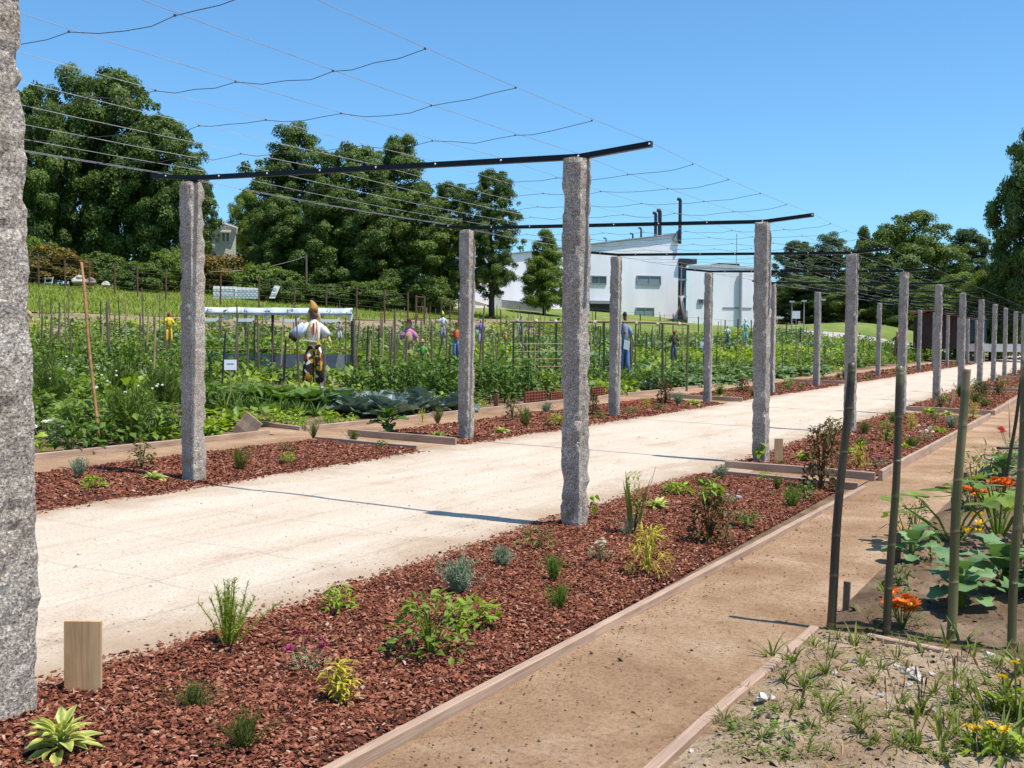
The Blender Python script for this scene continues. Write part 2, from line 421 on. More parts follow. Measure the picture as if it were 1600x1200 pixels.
# grassy slope beyond the plots
def slope_z(X, Y): return hgt(X, Y)+.06+.05*n2(X, Y, .3, 3, 8)
xs = np.arange(-140, -38.5, 1.2); ys = np.arange(0, 73, 1.2)
V, F = gridxy(xs, ys, slope_z)
V[:, 0] += np.where(V[:, 0] > -40.5, 1.2*n2(V[:, 0], V[:, 1], .2, 2, 5), 0); V[:, 2] = slope_z(V[:, 0], V[:, 1])
kind(MB().add(V, F).build('grass_slope', M_GRASSG, smooth=True), 'structure')
V, F = grid(-41.5, -31.5, 8, 72, .8, .8, lambda X, Y: hgt(X, Y)+.02+.05*n2(X, Y, .8, 3, 15))
kind(MB().add(V, F).build('bare_soil', m_dirt('pale_soil', (.17, .125, .075), (.27, .205, .13), (.36, .29, .2), .9, .7), smooth=True), 'structure')
# pale yard in front of the building, road and mound
M_YARD = m_dirt('yard', (.34, .31, .27), (.42, .385, .34), (.5, .46, .41), .3, .6)
for (a, b, c, d) in ((-80, -46.5, 66, 104), (-27, -12, 93, 104)):
    V, F = grid(a, b, c, d, 1.2, 1.2, lambda X, Y: hgt(X, Y)+.05)
    kind(MB().add(V, F).build('yard', M_YARD, smooth=True), 'structure')
V, F = grid(-46.5, -26, 70, 104, 1.2, 1.2, lambda X, Y: hgt(X, Y)+.05)
kind(MB().add(V, F).build('grass_verge', M_GRASSG, smooth=True), 'structure')
V, F = grid(-34, -7.6, 104, 128, .8, .8, lambda X, Y: hgt(X, Y)+.07)
kind(MB().add(V, F).build('grass_mound', M_GRASSG, smooth=True), 'structure')

# ------------------------------------------------------------------ mulch beds
CHIP = (np.array([(-.5, -.45, 0), (.5, -.5, 0), (.40, .5, 0), (-.36, .44, 0), (-.12, -.32, .5), (.16, .30, .42)]),
        [np.array([(1, 2, 5, 4), (3, 0, 4, 5)]), np.array([(0, 1, 4), (2, 3, 5)])])
def bed_z(x, y, x0, x1, y0, y1):
    e = np.minimum(np.minimum((x-x0)/.25, (x1-x)/.06), np.minimum((y-y0)/.06, (y1-y)/.06)) if x1 > -5 else \
        np.minimum(np.minimum((x-x0)/.06, (x1-x)/.25), np.minimum((y-y0)/.06, (y1-y)/.06))
    e = np.clip(e, 0, 1)
    return hgt(x, y)-.02+e*(.055+.014*n2(x, y, 2.5, 3, 21))
def bed(x0, x1, y0, y1, dens, size, ragside):
    V, F = grid(x0, x1, y0, y1, .06 if y0 < 12 else .12, .06 if y0 < 12 else .15, lambda X, Y: bed_z(X, Y, x0, x1, y0, y1))
    o = kind(MB().add(V, F).build('mulch_bed', M_MULCH, smooth=True), 'structure')
    n = int(dens*(x1-x0)*(y1-y0))
    x = U(x0+.01, x1-.01, n); y = U(y0+.02, y1-.02, n)
    # the loose edge beside the sand path is ragged
    if ragside == 'L': edge = x-(x0+.10+.10*n2(np.full(n, 1.), y, 1.3, 3, 77)); 
    else: edge = (x1-.10+.10*n2(np.full(n, 2.), y, 1.3, 3, 78))-x
    keep = (edge > 0) | (rng.random(n) < np.exp(edge/.05)*.6)
    keep &= (n2(x, y, 1.7, 3, 55) > -.62) | (rng.random(n) < .45)
    x, y = x[keep], y[keep]; n = len(x)
    L = size*np.minimum(rng.lognormal(-.15, .38, n), 1.6); Wd = L*U(.28, .8, n); T = L*U(.15, .5, n)
    Mx = mats(U(0, 2*PI, n), rng.normal(0, .35, n), rng.normal(0, .5, n))
    Mx = Mx*np.stack([Wd, L, T], -1)[:, None, :]
    z = np.maximum(bed_z(x, y, x0, x1, y0, y1), hgt(x, y)+.012)+U(-.004, .014, n)
    mb = MB(); mb.inst(CHIP, Mx, np.stack([x, y, z], -1), np.clip(rng.beta(1.7, 2.0, n)+np.where(rng.random(n) < .006, .4, 0), 0, 1))
    kind(mb.build('bark_chips', M_CHIP, o), 'stuff')
    return o
BEDS = [(12.12, 23.15), (24.2, 35.2), (36.2, 47.2), (48.2, 60), (61, 75)]
bed(-3.98, -2.31, 1.7, 11.3, 6900, .0205, 'L')
bed(-9.15, -7.2, 3.2, 11.2, 2600, .029, 'R')
for k, (a, b) in enumerate(BEDS):
    bed(-3.95, -2.18, a, b, (1500, 700, 300, 150, 80)[k], (.036, .05, .07, .09, .12)[k], 'L')
    bed(-9.1, -7.2, a, b, (1300, 600, 250, 120, 60)[k], (.038, .05, .07, .09, .12)[k], 'R')

# bark litter kicked out on to the paths
n = 700
x = np.concatenate([-2.2+np.abs(rng.normal(0, .16, n//2)), -3.95-np.abs(rng.normal(0, .28, n-n//2))]); y = np.concatenate([U(2.3, 11, n//2), U(1.8, 12, n-n//2)])
L = .013*U(.4, 1.2, n); Mx = mats(U(0, 2*PI, n), rng.normal(0, .2, n), rng.normal(0, .3, n))*np.stack([L*.6, L, L*.5], -1)[:, None, :]
kind(MB().inst(CHIP, Mx, np.stack([x, y, hgt(x, y)+.017], -1), U(.0, .55, n)).build('bark_litter', M_CHIP), 'stuff')
# crumbs of earth on the dirt
n = 9000
x = U(-1.3, 1.6, n); y = U(2.2, 5.7, n); L = .014*rng.lognormal(0, .45, n)
Mx = mats(U(0, 2*PI, n), rng.normal(0, .5, n), rng.normal(0, .5, n))*np.stack([L*.9, L, L*.9], -1)[:, None, :]
kind(MB().inst(CHIP, Mx, np.stack([x, y, clod(x, y)-.001], -1), rng.random(n)).build('earth_crumbs', M_DRY), 'stuff')
n = 2000
x = np.concatenate([U(-2.2, -1.33, n//2), U(-1.2, 1.4, n//2)]); y = np.concatenate([2.3+U(0, 1, n//2)**1.3*9, U(5.9, 9.5, n//2)]); L = np.concatenate([np.full(n//2, .006), np.full(n//2, .03)])*rng.lognormal(0, .45, n)
Mx = mats(U(0, 2*PI, n), rng.normal(0, .4, n), rng.normal(0, .4, n))*np.stack([L*.9, L, L*.8], -1)[:, None, :]
zz = np.where(np.arange(n) < n//2, hgt(x, y)+.012, clod2(x, y)-.004)
kind(MB().inst(CHIP, Mx, np.stack([x, y, zz], -1), rng.random(n)).build('earth_clods', M_SOIL), 'stuff')
n = 1100
x = U(-7.2, -3.9, n); y = 2.5+U(0, 1, n)**1.5*18; L = .009*rng.lognormal(0, .4, n)
Mx = mats(U(0, 2*PI, n), rng.normal(0, .3, n), rng.normal(0, .3, n))*np.stack([L*.9, L, L*.7], -1)[:, None, :]
kind(MB().inst(CHIP, Mx, np.stack([x, y, hgt(x, y)+.02], -1), U(.5, 1, n)).build('path_grit', plain('grit', (.42, .34, .27), .9, 0, .4, 30)), 'stuff')

# ------------------------------------------------------------------ edging boards
def board(p, q, label, hh=.052, th=.045, mat=None, z0=.0, group=None, name='edging_board'):
    p = np.array([*p, 0.]); q = np.array([*q, 0.]); d = q-p; L = np.linalg.norm(d); d /= L
    c = (p+q)/2; zc = float(hgt(c[0], c[1])); n = max(3, int(L/.25))
    # slightly bowed, worn plank, built along local y
    ysl = np.linspace(-L/2, L/2, n+1); sd = random.random()*50
    bow = .006*np.sin(ysl/L*PI*2+sd)+.004*np.array([vnoise(np.array([yy*1.7, sd, 0])) for yy in ysl])
    prof = [(-th/2, -hh*.4), (-th/2, hh-.006), (-th/2+.006, hh), (th/2-.006, hh), (th/2, hh-.006), (th/2, -hh*.4)]
    V = [(x+bow[k], ysl[k], z+bow[k]*.5) for k in range(n+1) for x, z in prof]
    m = len(prof); F = [(k*m+i, k*m+(i+1) % m, (k+1)*m+(i+1) % m, (k+1)*m+i) for k in range(n) for i in range(m)]
    F += [tuple(range(m))[::-1], tuple(range(n*m, n*m+m))]
    o = MB().add(V, F).build(name, mat or M_EDGE, loc=(c[0], c[1], zc+z0))
    dz = (float(hgt(*q[:2]))-float(hgt(*p[:2])))/L
    o.rotation_euler = (math.atan(dz), 0, math.atan2(-d[0], d[1]))
    return tag(o, label, 'edging board', group or 'timber boards edging the beds and plots')
xr = lambda y: -2.275+.020*(y-3)
for k, (a, b) in enumerate(((.8, 4.95), (4.955, 9.2), (9.205, 11.33))):
    board((xr(a), a), (xr(b), b), ['pale timber edging board of the near mulch bed, at the bottom edge of the picture',
          'long pale timber edging board of the near mulch bed, beside the tall shrubby plants', 'last timber edging board of the near mulch bed, ending behind the leftmost bamboo pole'][k])
board((-3.7, 11.34), (xr(11.2)-.06, 11.32), 'thin timber board closing the far end of the near mulch bed', .075, .03)
board((-3.8, 12.08), (-2.15, 12.12), 'timber board across the front of the second mulch bed right of the path', .10)
xr2 = lambda y: -2.10+.012*(y-12)
board((xr2(12.1), 12.15), (xr2(16.6), 16.6), 'first timber board along the dirt path beside the second right mulch bed', .12)
board((xr2(16.6), 16.605), (xr2(23.2), 23.2), 'second timber board along the dirt path beside the second right mulch bed', .12)
for k, (a, b) in enumerate(BEDS[1:4]):
    nm = ['third', 'fourth', 'fifth'][k]
    board((-3.8, a-.03), (-2.0, a-.03), 'timber board across the front of the %s mulch bed right of the path' % nm, .12)
    board((-1.97, a), (-1.9, b), 'timber board along the dirt path beside the %s right mulch bed' % nm, .12)
board((-9.05, 11.24), (-7.45, 11.22), 'short timber board closing the far end of the first left mulch bed', .075, .03)
board((-9.15, 12.08), (-7.4, 12.06), 'dark timber board across the front of the second mulch bed left of the sand path', .11)
board((-9.1, 24.15), (-7.2, 24.12), 'timber board across the front of the third mulch bed left of the sand path', .11)
board((-9.1, 36.15), (-7.2, 36.12), 'timber board across the front of the fourth mulch bed left of the sand path', .11)
# plot boards on the left
board((-10.12, 3), (-10.1, 7.6), 'timber board along the left garden plot, partly behind the nearest granite post', .075)
board((-10.1, 7.605), (-10.08, 11.5), 'timber board along the left garden plot behind the second granite post', .075)
board((-12.2, 12.6), (-10.12, 12.22), 'dark timber board across the near end of the plot with the red cabbages', .075)
board((-10.06, 12.25), (-10.05, 17.6), 'timber board along the plot in front of the red cabbages', .075)
board((-10.06, 17.605), (-10.05, 23.3), 'timber board along the plot in front of the terracotta lattice panels', .075)
board((-10.06, 24.2), (-10.05, 35.3), 'timber board along the farther left plot behind the fourth frame', .075)
# right foreground boards
board((-1.375, 1.5), (-1.345, 4.15), 'grey weathered timber board between dirt path and weedy soil, bottom of picture', .04, .05)
board((-1.345, 4.155), (-1.30, 5.72), 'grey weathered timber board between dirt path and weedy soil, ending at the bamboo pole', .035, .05)
board((-1.02, 5.66), (-.62, 5.58), 'half buried pale board behind the weeds below the orange flowers', .05, .04)
board((-.3, 5.5), (.4, 5.35), 'half buried board behind the weeds at the right picture edge', .045, .04)
board((-.65, 11.9), (.6, 12.0), 'timber board beside the dark leaning pole in the right garden plot', .1, .04)
# wedge board propped on the left plot edge
p = at(402, 678); o = board((p[0]-.25, p[1]-.1), (p[0]+.05, p[1]+.05), 'short brown board propped upright at the corner of the left plot', .2, .03, None, .05)
o.rotation_euler = (.9, 0, o.rotation_euler[2])

# ------------------------------------------------------------------ pergola
FR = [2.55+5.1*k for k in range(17)]
XR, XL, PH = -3.58, -7.64, 2.86
def post_mesh(seed, w=.165, H=PH, rows=80, cols=8):
    n = cols*4; V = []
    zz = np.linspace(-.25, H, rows)
    t = np.linspace(-1, 1, cols+1)[:-1]
    ring = [(a, -1) for a in t]+[(1, a) for a in t]+[(-a, 1) for a in t]+[(-1, -a) for a in t]
    ring = np.array(ring)
    P = np.zeros((rows, n, 3)); P[..., 0] = ring[:, 0]*w/2; P[..., 1] = ring[:, 1]*w/2; P[..., 2] = zz[:, None]
    q = P.copy(); q[..., 2] += seed*37.3
    corner = (np.abs(ring[:, 0])*np.abs(ring[:, 1]))[None]**2
    nr = P[..., :2]/np.linalg.norm(P[..., :2], axis=-1, keepdims=True)
    d = .003*fbm(q*7, 3, seed)+.0065*fbm(q*26, 3, seed+3)
    d -= corner*(.005+.022*np.clip(fbm(q*11, 2, seed+9), 0, 1))
    # a split groove down the sunny side
    g = np.exp(-((ring[:, 1]+.35+.0*ring[:, 1])/.13)**2)*(ring[:, 0] > .95)
    d -= .02*g[None]*(.6+.6*vnoise(np.stack([zz*2.3+seed, zz*0, zz*0], -1)))[:, None]
    P[..., :2] += nr*d[..., None]
    lean = .005*np.stack([vnoise(np.stack([zz*.5+seed*5, zz*0+k, zz*0], -1)) for k in (0, 3)], -1)
    P[..., :2] += lean[:, None]
    P[-1, :, 2] += .02*fbm(q[-1]*8, 2, seed)
    P[-1, :, :2] *= .93
    i = np.arange(rows-1)[:, None]*n; j = np.arange(n)[None]; j2 = (j+1) % n
    F = np.stack([i+j, i+j2, i+n+j2, i+n+j], -1).reshape(-1, 4)
    V = P.reshape(-1, 3); c = len(V); V = np.vstack([V, [0, 0, H+.015]])
    top = np.array([((rows-1)*n+k, (rows-1)*n+(k+1) % n, c) for k in range(n)])
    mb = MB(); mb.add(V, [tuple(f) for f in F]+[tuple(f) for f in top]); return mb.mesh('granite_post', M_GRAN, False)
PM = [post_mesh(k) for k in range(7)]
ORD = ['nearest', 'second', 'third', 'fourth', 'fifth', 'sixth', 'seventh', 'eighth', 'ninth', 'tenth', 'eleventh', 'twelfth', 'thirteenth', 'fourteenth', 'fifteenth', 'sixteenth', 'seventeenth']
for k, y in enumerate(FR):
    for sgn, X in (('right', XR), ('left', XL)):
        if sgn == 'left' and k == 0: continue
        j = (k*2+(sgn == 'left')) % 7
        x = X+random.uniform(-.02, .02); yy = y+random.uniform(-.04, .04)
        if k == 0: x, yy = -3.69, 2.70
        o = link('granite_post', PM[j], None, (x, yy, float(hgt(x, yy))), (random.uniform(-.006, .006), random.uniform(-.006, .006), random.uniform(-.13, -.03)))
        o.scale = (1.32, 1.25, 1) if k == 0 else (random.uniform(.94, 1.06), random.uniform(.94, 1.06), 1)
        lab = '%s rough grey granite post of the row %s of the sand path' % (ORD[k] if sgn == 'right' else ORD[k-1], sgn)
        if k == 0: lab = 'nearest rough granite post, filling the left edge of the picture'
        if k == 0: o.rotation_euler = (0, -.034, .05)
        tag(o, lab, 'stone post', 'granite pergola posts')
def beam_z(x): return 2.955+(-x-3.55)*.0245
BX = [-8.16, -7.62, -3.58, -3.0]
BOLT = MB(); BOLT.ball((0, 0, 0), .009, 6, 4); BOLT = BOLT.mesh('bolt', M_WHITE, True)
def sweep_rect(P, wd, hh):
    V, F = [], []
    for (x, y, z) in P: V += [(x, y-wd/2, z-hh/2), (x, y+wd/2, z-hh/2), (x, y+wd/2, z+hh/2), (x, y-wd/2, z+hh/2)]
    for k in range(len(P)-1):
        for i in range(4): F.append((k*4+i, k*4+(i+1) % 4, k*4+4+(i+1) % 4, k*4+4+i))
    F += [(3, 2, 1, 0), tuple(range(4*len(P)-4, 4*len(P)))]; return V, F
WX = [-8.1, -7.98, -7.3, -6.72, -6.12, -5.52, -4.92, -4.3, -3.62, -3.04]
def wire_z(x): return float(np.interp(x, BX, [beam_z(BX[0])+.045, beam_z(BX[1]), beam_z(BX[2]), beam_z(BX[3])+.065]))+.032
for k, y in enumerate(FR):
    t = thing('steel_beam', '%s black steel cross beam with upturned ends, counted from the camera, on granite posts' % (ORD[k-1].replace('nearest', 'nearest visible') if k else 'nearest'), 'beam', (0, y, 0), 0, 'black steel pergola beams') if k else None
    if k == 0: continue
    P = [(BX[0], 0, beam_z(BX[0])+.045), (BX[1]+.02, 0, beam_z(BX[1])), (BX[2], 0, beam_z(BX[2])), (BX[3], 0, beam_z(BX[3])+.065)]
    MB().add(*sweep_rect(P, .045, .043)).build('beam_tube', M_BLACK, t)
    if k < 5:
        for x in WX[1:]: link('bolt', BOLT, t, (x+.03, -.027, wire_z(x)-.03))
    for x in (XL, XR): MB().box((x, 0, beam_z(x)-.035), (.1, .07, .03)).build('fixing_plate', M_BLACK, t)
net = thing('wire_net', 'sagging net of pale wires and dark cords stretched over the pergola beams', 'wire net', (0, 0, 0))
for x in WX:
    P = []
    for k, y in enumerate([-2.55]+FR):
        z = wire_z(x)
        if k:
            y0 = P[-1][1]
            for t in (.25, .5, .75): P.append((x, y0+(y-y0)*t, z-.05*4*t*(1-t)*.5))
        P.append((x, y, z))
    MB().tube(P, .0018, 4, False).build('wire', M_WIRE, net)
KN = MB(); KN.ball((0, 0, 0), .0075, 5, 4); KN = KN.mesh('clip', M_CORD)
for k in range(len(FR)-1):
    for s in range(1, 5):
        if k > 5: continue
        y = FR[k]+5.1*s/5+random.uniform(-.06, .06); P = []
        for i, x in enumerate(WX[1:]):
            if i:
                xa = P[-1][0]; za = P[-1][2]; zb = wire_z(x)-.03
                for t in (.25, .5, .75): P.append((xa+(x-xa)*t, y+.03*math.sin(i*2.1+k), za+(zb-za)*t-.03*4*t*(1-t)*random.uniform(.4, 1.2)))
            P.append((x, y, wire_z(x)-.03))
        c = MB().tube(P, .0021 if k < 4 else .0016, 4, False).build('cross_cord', M_CORD, net)
        if k < 3:
            for x in WX[1:]: link('clip', KN, c, (x, y, wire_z(x)-.028))

# ================================================================== BUILDINGS
def frame_at(px, dist):
    """Empty base facing the camera at photo column px; local x to the right, y away, z up"""
    p = gp(px, dist); return p, math.atan2(p[1], p[0])-PI/2
def zpix(py, px, dist):                                  # height of a photo pixel at a distance
    return at_dist(px, py, dist)[2]
M_GLASS = plain('window_glass', (.05, .075, .08), .12, 0, .1)
M_GLASS2 = plain('frosted_glass', (.20, .27, .29), .25, 0, .1)
M_DARK = plain('dark_metal', (.03, .032, .036), .45, .3)
M_GREY = plain('grey_panel', (.25, .25, .26), .7)
M_BROWNW = plain('brown_wall', (.22, .16, .13), .85)
D = 112.0
P0, RZ = frame_at(1058, D); S_ = D/FOC                   # metres per pixel there
zg = P0[2]
TH = -.42; cT, sT = math.cos(TH), math.sin(TH)            # the hall wall is turned a little towards the sun
bd = thing('white_hall', 'large white rendered hall with sloping roofline and black flues on top', 'building', P0, RZ-TH)
def lx(px): return (px-1058)*D/(FOC*cT+(px-1058)*sT)
def lz(py, px=1058): return zpix(py, px, D-lx(px)*sT)-zg
def wallbox(name, pts, y0, y1, mat, parent, shear=0):              # front polygon in (x,z) extruded from y0 to y1
    n = len(pts); V = [(x, y0, z) for x, z in pts]+[(x+shear*(y1-y0), y1, z) for x, z in pts]
    F = [tuple(range(n)), tuple(range(n, 2*n))[::-1]]+[(i, i+n, (i+1) % n+n, (i+1) % n) for i in range(n)]
    return MB().add(V, F).build(name, mat, parent)
wallbox('wall', [(lx(715), -2), (lx(1058), -2), (lx(1058), lz(366)), (lx(715), lz(405, 715))], 0, 16, M_WALL, bd)
wallbox('roof', [(lx(712), lz(404.6, 712)), (lx(1059), lz(365.4)), (lx(1059), lz(363.8)), (lx(712), lz(403, 712))], -.25, 16.2, plain('roof_edge', (.30, .30, .33), .6), bd)
def window(px0, px1, py0, py1, parent, glass, y=0, x_=None, z_=None):
    x_ = x_ or lx; z_ = z_ or lz
    x0, x1, z0, z1 = x_(px0), x_(px1), z_(py1, px0), z_(py0, px0)
    wv = MB().box(((x0+x1)/2, y-.02, (z0+z1)/2), (x1-x0, .06, z1-z0)).build('window', glass, parent)
    f = MB(); t = .09
    for a in (x0, x1): f.box((a, y-.05, (z0+z1)/2), (t, .14, z1-z0+t))
    for a in (z0, z1): f.box(((x0+x1)/2, y-.05, a), (x1-x0-t, .139, t))
    f.box(((x0+x1)/2, y-.05, (z0+z1)/2), (.05, .10, z1-z0-t))
    f.build('frame', M_GREY, wv); return wv
window(924, 947, 431, 443, bd, M_GLASS)
window(995, 1031, 431, 444, bd, M_GLASS2)
window(994, 1021, 481, 495, bd, M_GLASS2)
window(1152-300, 1152-280, 431, 443, bd, M_GLASS)
g = MB().box((lx(942), -.02, (lz(474, 942)+lz(500, 942))/2), (lx(962)-lx(922), .08, lz(474, 942)-lz(500, 942))).build('garage_opening', M_DARK, bd)
MB().box((lx(942), -.35, lz(472.5, 942)), (lx(964)-lx(920), .7, .3)).build('lintel', M_GREY, g)
for px, pt, pb, wpx in ((963, 368, 376, 2.0), (1005, 361, 370, 2.6), (1018, 352, 369, 3.0), (1040.5, 328, 368, 5), (1047, 324, 367, 6.2), (1058, 312, 372, 5.2)):
    f = MB(); r_ = wpx*S_/2; x = lx(px); zt = lz(pt, px); zb = lz(pb, px)
    yb = 3 if px < 1055 else -.3
    f.tube([(x, yb, zb-.6), (x, yb, zt-.12), (x-.06, yb, zt), (x-.3, yb, zt+.02)], [r_, r_, r_, r_*.95], 10)
    f.build('flue', M_DARK, bd)
MB().box((lx(1055), -.1, lz(370)), (.5, .3, 1.1), Matrix.Rotation(.5, 3, 'Y')).build('roof_bracket', M_GREY, bd)
# stair tower
tw = MB().box((lx(1068), 3, (lz(410)+lz(505))/2), (lx(1077)-lx(1059.5), 4, lz(410)-lz(505)-.1)).build('stair_tower', M_BROWNW, bd)
MB().box((lx(1071), 2.4, lz(408)), (lx(1084)-lx(1058.5), 5.6, lz(404)-lz(412))).build('tower_roof', M_DARK, tw)
for py in (436, 463): MB().box((lx(1068), .9, lz(py)), (lx(1076)-lx(1060), .3, .18)).build('landing', M_WHITE, tw)
for px in (1061, 1068): MB().box((lx(px), .85, lz(435)), (.12, .12, lz(412)-lz(463))).build('mullion', M_WHITE, tw)
window(1061, 1073, 440, 461, tw, M_GLASS, .96)
wallbox('stair_flank', [(lx(1064), lz(462)), (lx(1067), lz(462)), (lx(1075), lz(506)), (lx(1072), lz(506))], .3, .6, M_WALL, tw)
# low wing
lw = thing('white_wing', 'low white wing with downpipe and two small windows right of the large hall', 'building', frame_at(1130, 106)[0], frame_at(1130, 106)[1]+.42)
S2 = 106/FOC; b2 = zpix(500, 1130, 106)
def lx2(px): return (px-1130)*106/(FOC*math.cos(.42)-(px-1130)*math.sin(.42))
def lz2(py, px=1130): return zpix(py, px or 1130, 106+lx2(px or 1130)*math.sin(.42))-lw.location[2]
wallbox('wall', [(lx2(1075.5), -2), (lx2(1182), -2), (lx2(1182), lz2(421, 1182)), (lx2(1075.5), lz2(417, 1075))], 0, 12, M_WALL, lw, .52)
wallbox('roof', [(lx2(1075), lz2(416.5, 1075)), (lx2(1183), lz2(420.5, 1183)), (lx2(1183), lz2(418.5, 1183)), (lx2(1130), lz2(413)), (lx2(1075), lz2(414.5, 1075))], -.06, 12.2, plain('pale_roof', (.5, .5, .52), .6), lw, .52)
window(1091, 1098, 468, 475, lw, M_GLASS, 0, lx2, lz2); window(1103, 1109, 468, 475, lw, M_GLASS, 0, lx2, lz2)
MB().tube([(lx2(1153), -.25, -1), (lx2(1153), -.25, lz2(424, 1153))], .16, 8).build('downpipe', plain('zinc', (.30, .31, .33), .5), lw)
MB().tube([(lx2(1162), .3, lz2(462)), (lx2(1162), .3, lz2(424))], .10, 8).build('downpipe', M_BROWNW, lw)
MB().tube([(lx2(1161), 2, lz2(424)), (lx2(1161), 2, lz2(361))], .035, 5).build('antenna', M_GREY, lw)
MB().box((lx2(1150), -.03, lz2(481)), (1.5*2, .05, .12)).build('ledge', M_GREY, lw)
wallbox('ramp', [(lx2(1094), -1), (lx2(1107), -1), (lx2(1107), lz2(480))], -.9, -.3, M_WALL, lw)
MB().box((lx2(1150), 3, lz2(413)), (2.2, 2, .5)).build('roof_unit', M_DARK, lw)
# yard wall and ramp left
yw = thing('yard_wall', 'white low wall at the foot of the hall beside the ramp', 'wall', *frame_at(776, 96))
def zz(py): return zpix(py, 776, 96)-yw.location[2]
MB().box((0, 0, (zz(458)+zz(490))/2), (.8, 3, zz(458)-zz(490))).build('wall_end', M_WHITE, yw)
wallbox('ramp_side', [(.4, zz(500)), (4.2, zz(500)), (4.2, zz(474)), (.4, zz(468))], .2, .6, M_GREY, yw)
wallbox('ramp_top', [(-3.5, zz(492)), (-.4, zz(492)), (-.4, zz(478)), (-3.5, zz(462))], .3, 2.5, M_YARD, yw)
# small white house behind the trees
hs = thing('small_white_house', 'small white house with gabled roof half hidden among the trees', 'house', *frame_at(347, 97))
def hz(py): return zpix(py, 347, 97)-hs.location[2]
sx = 97/FOC
wallbox('wall', [(-24*sx, 0), (21*sx, 0), (21*sx, hz(356.5)), (-4*sx, hz(347.8)), (-24*sx, hz(359))], 0, 6, plain('house_wall', (.58, .55, .5), .9), hs)
wallbox('roof', [(-27*sx, hz(358)), (-4*sx, hz(345)), (24*sx, hz(355)), (24*sx, hz(357)), (-4*sx, hz(347.5)), (-27*sx, hz(360.5))], -.5, 6.5, M_WHITE, hs)
wallbox('porch_roof', [(-2*sx, hz(361)), (14*sx, hz(361)), (14*sx, hz(364)), (-2*sx, hz(364))], -1.2, 0, M_WHITE, hs)
wv = MB().box((6*sx, -.03, hz(371)), (12*sx, .06, hz(366)-hz(377))).build('window', M_GLASS, hs)
for q in (0, 6, 12): MB().box((q*sx, -.08, hz(371)), (.12, .1, hz(365)-hz(378))).build('frame', M_WHITE, wv)
# brown shed and toilets
sh = thing('brown_shed', 'dark brown wooden shed with red sloping roof at the end of the plots', 'shed', *frame_at(1465, 78))
def sz(py): return zpix(py, 1465, 78)-sh.location[2]
s3 = 78/FOC; M_SHED = m_wood('shed_boards', (.035, .016, .012), (.07, .03, .022), (10, 10, .6))
W0, W1 = -34*s3, 40*s3
for k in range(14):
    a = W0+(W1-W0)*k/14; b = W0+(W1-W0)*(k+1)/14-.012
    MB().box(((a+b)/2, 0, (sz(545)+sz(497))/2), (b-a, .05+.01*(k % 2), sz(497)-sz(545))).build('plank', M_SHED, sh)
MB().box(((W0+W1)/2, 2, (sz(545)+sz(497))/2), (W1-W0-.03, 3.9, sz(497)-sz(545)-.02)).build('body', M_SHED, sh)
M_REDR = plain('red_roof', (.36, .075, .045), .6)
wallbox('roof', [(-38*s3, sz(489)), (-8*s3, sz(483)), (46*s3, sz(497)), (46*s3, sz(499.5)), (-8*s3, sz(486)), (-38*s3, sz(492))], -.5, 4.4, M_REDR, sh)
wallbox('gable', [(-34*s3, sz(497.2)), (40*s3, sz(497.2)), (-8*s3, sz(486.5))], -.02, 3.8, M_SHED, sh)
MB().box((30*s3, -.05, (sz(510)+sz(540))/2), (8*s3, .06, sz(510)-sz(540))).build('door', plain('terracotta_door', (.22, .07, .045), .7), sh)
M_TEAL = plain('teal_plastic', (.018, .09, .085), .4)
M_NAVY = plain('navy_plastic', (.02, .05, .09), .4)
for k, (px, mt, lb) in enumerate(((1512, M_TEAL, 'teal'), (1531, M_NAVY, 'dark blue'))):
    tb = thing('portable_cabin', '%s portable cabin with pale base beside the brown shed' % lb, 'cabin', *frame_at(px, 80), 'portable cabins by the shed')
    z1 = zpix(500, px, 80)-tb.location[2]; z0 = zpix(538, px, 80)-tb.location[2]
    MB().box((0, .5, (z0+z1)/2+.1), (.8, 1.0, z1-z0-.2)).build('body', mt, tb)
    wallbox('roof', [(-.45, z1), (.45, z1), (.3, z1+.15), (-.3, z1+.15)], -.05, 1.05, plain('pale_plastic', (.35, .42, .45), .5), tb)
    MB().box((0, -.02, (z0+z1)/2), (.6, .04, (z1-z0)*.8)).build('door', plain('door_'+lb.split()[-1], (.03, .1, .11), .4), tb)
    MB().box((0, .5, z0-.2), (1.0, 1.1, .5)).build('base', M_WHITE, tb)
lwall = thing('white_kerb_wall', 'long low white wall below the cabins at the right', 'wall', *frame_at(1566, 82))
z0 = zpix(538, 1566, 82)-lwall.location[2]
MB().box((-.2, 1.6, z0-.25), (5.2, .3, .55)).build('wall', M_WHITE, lwall)

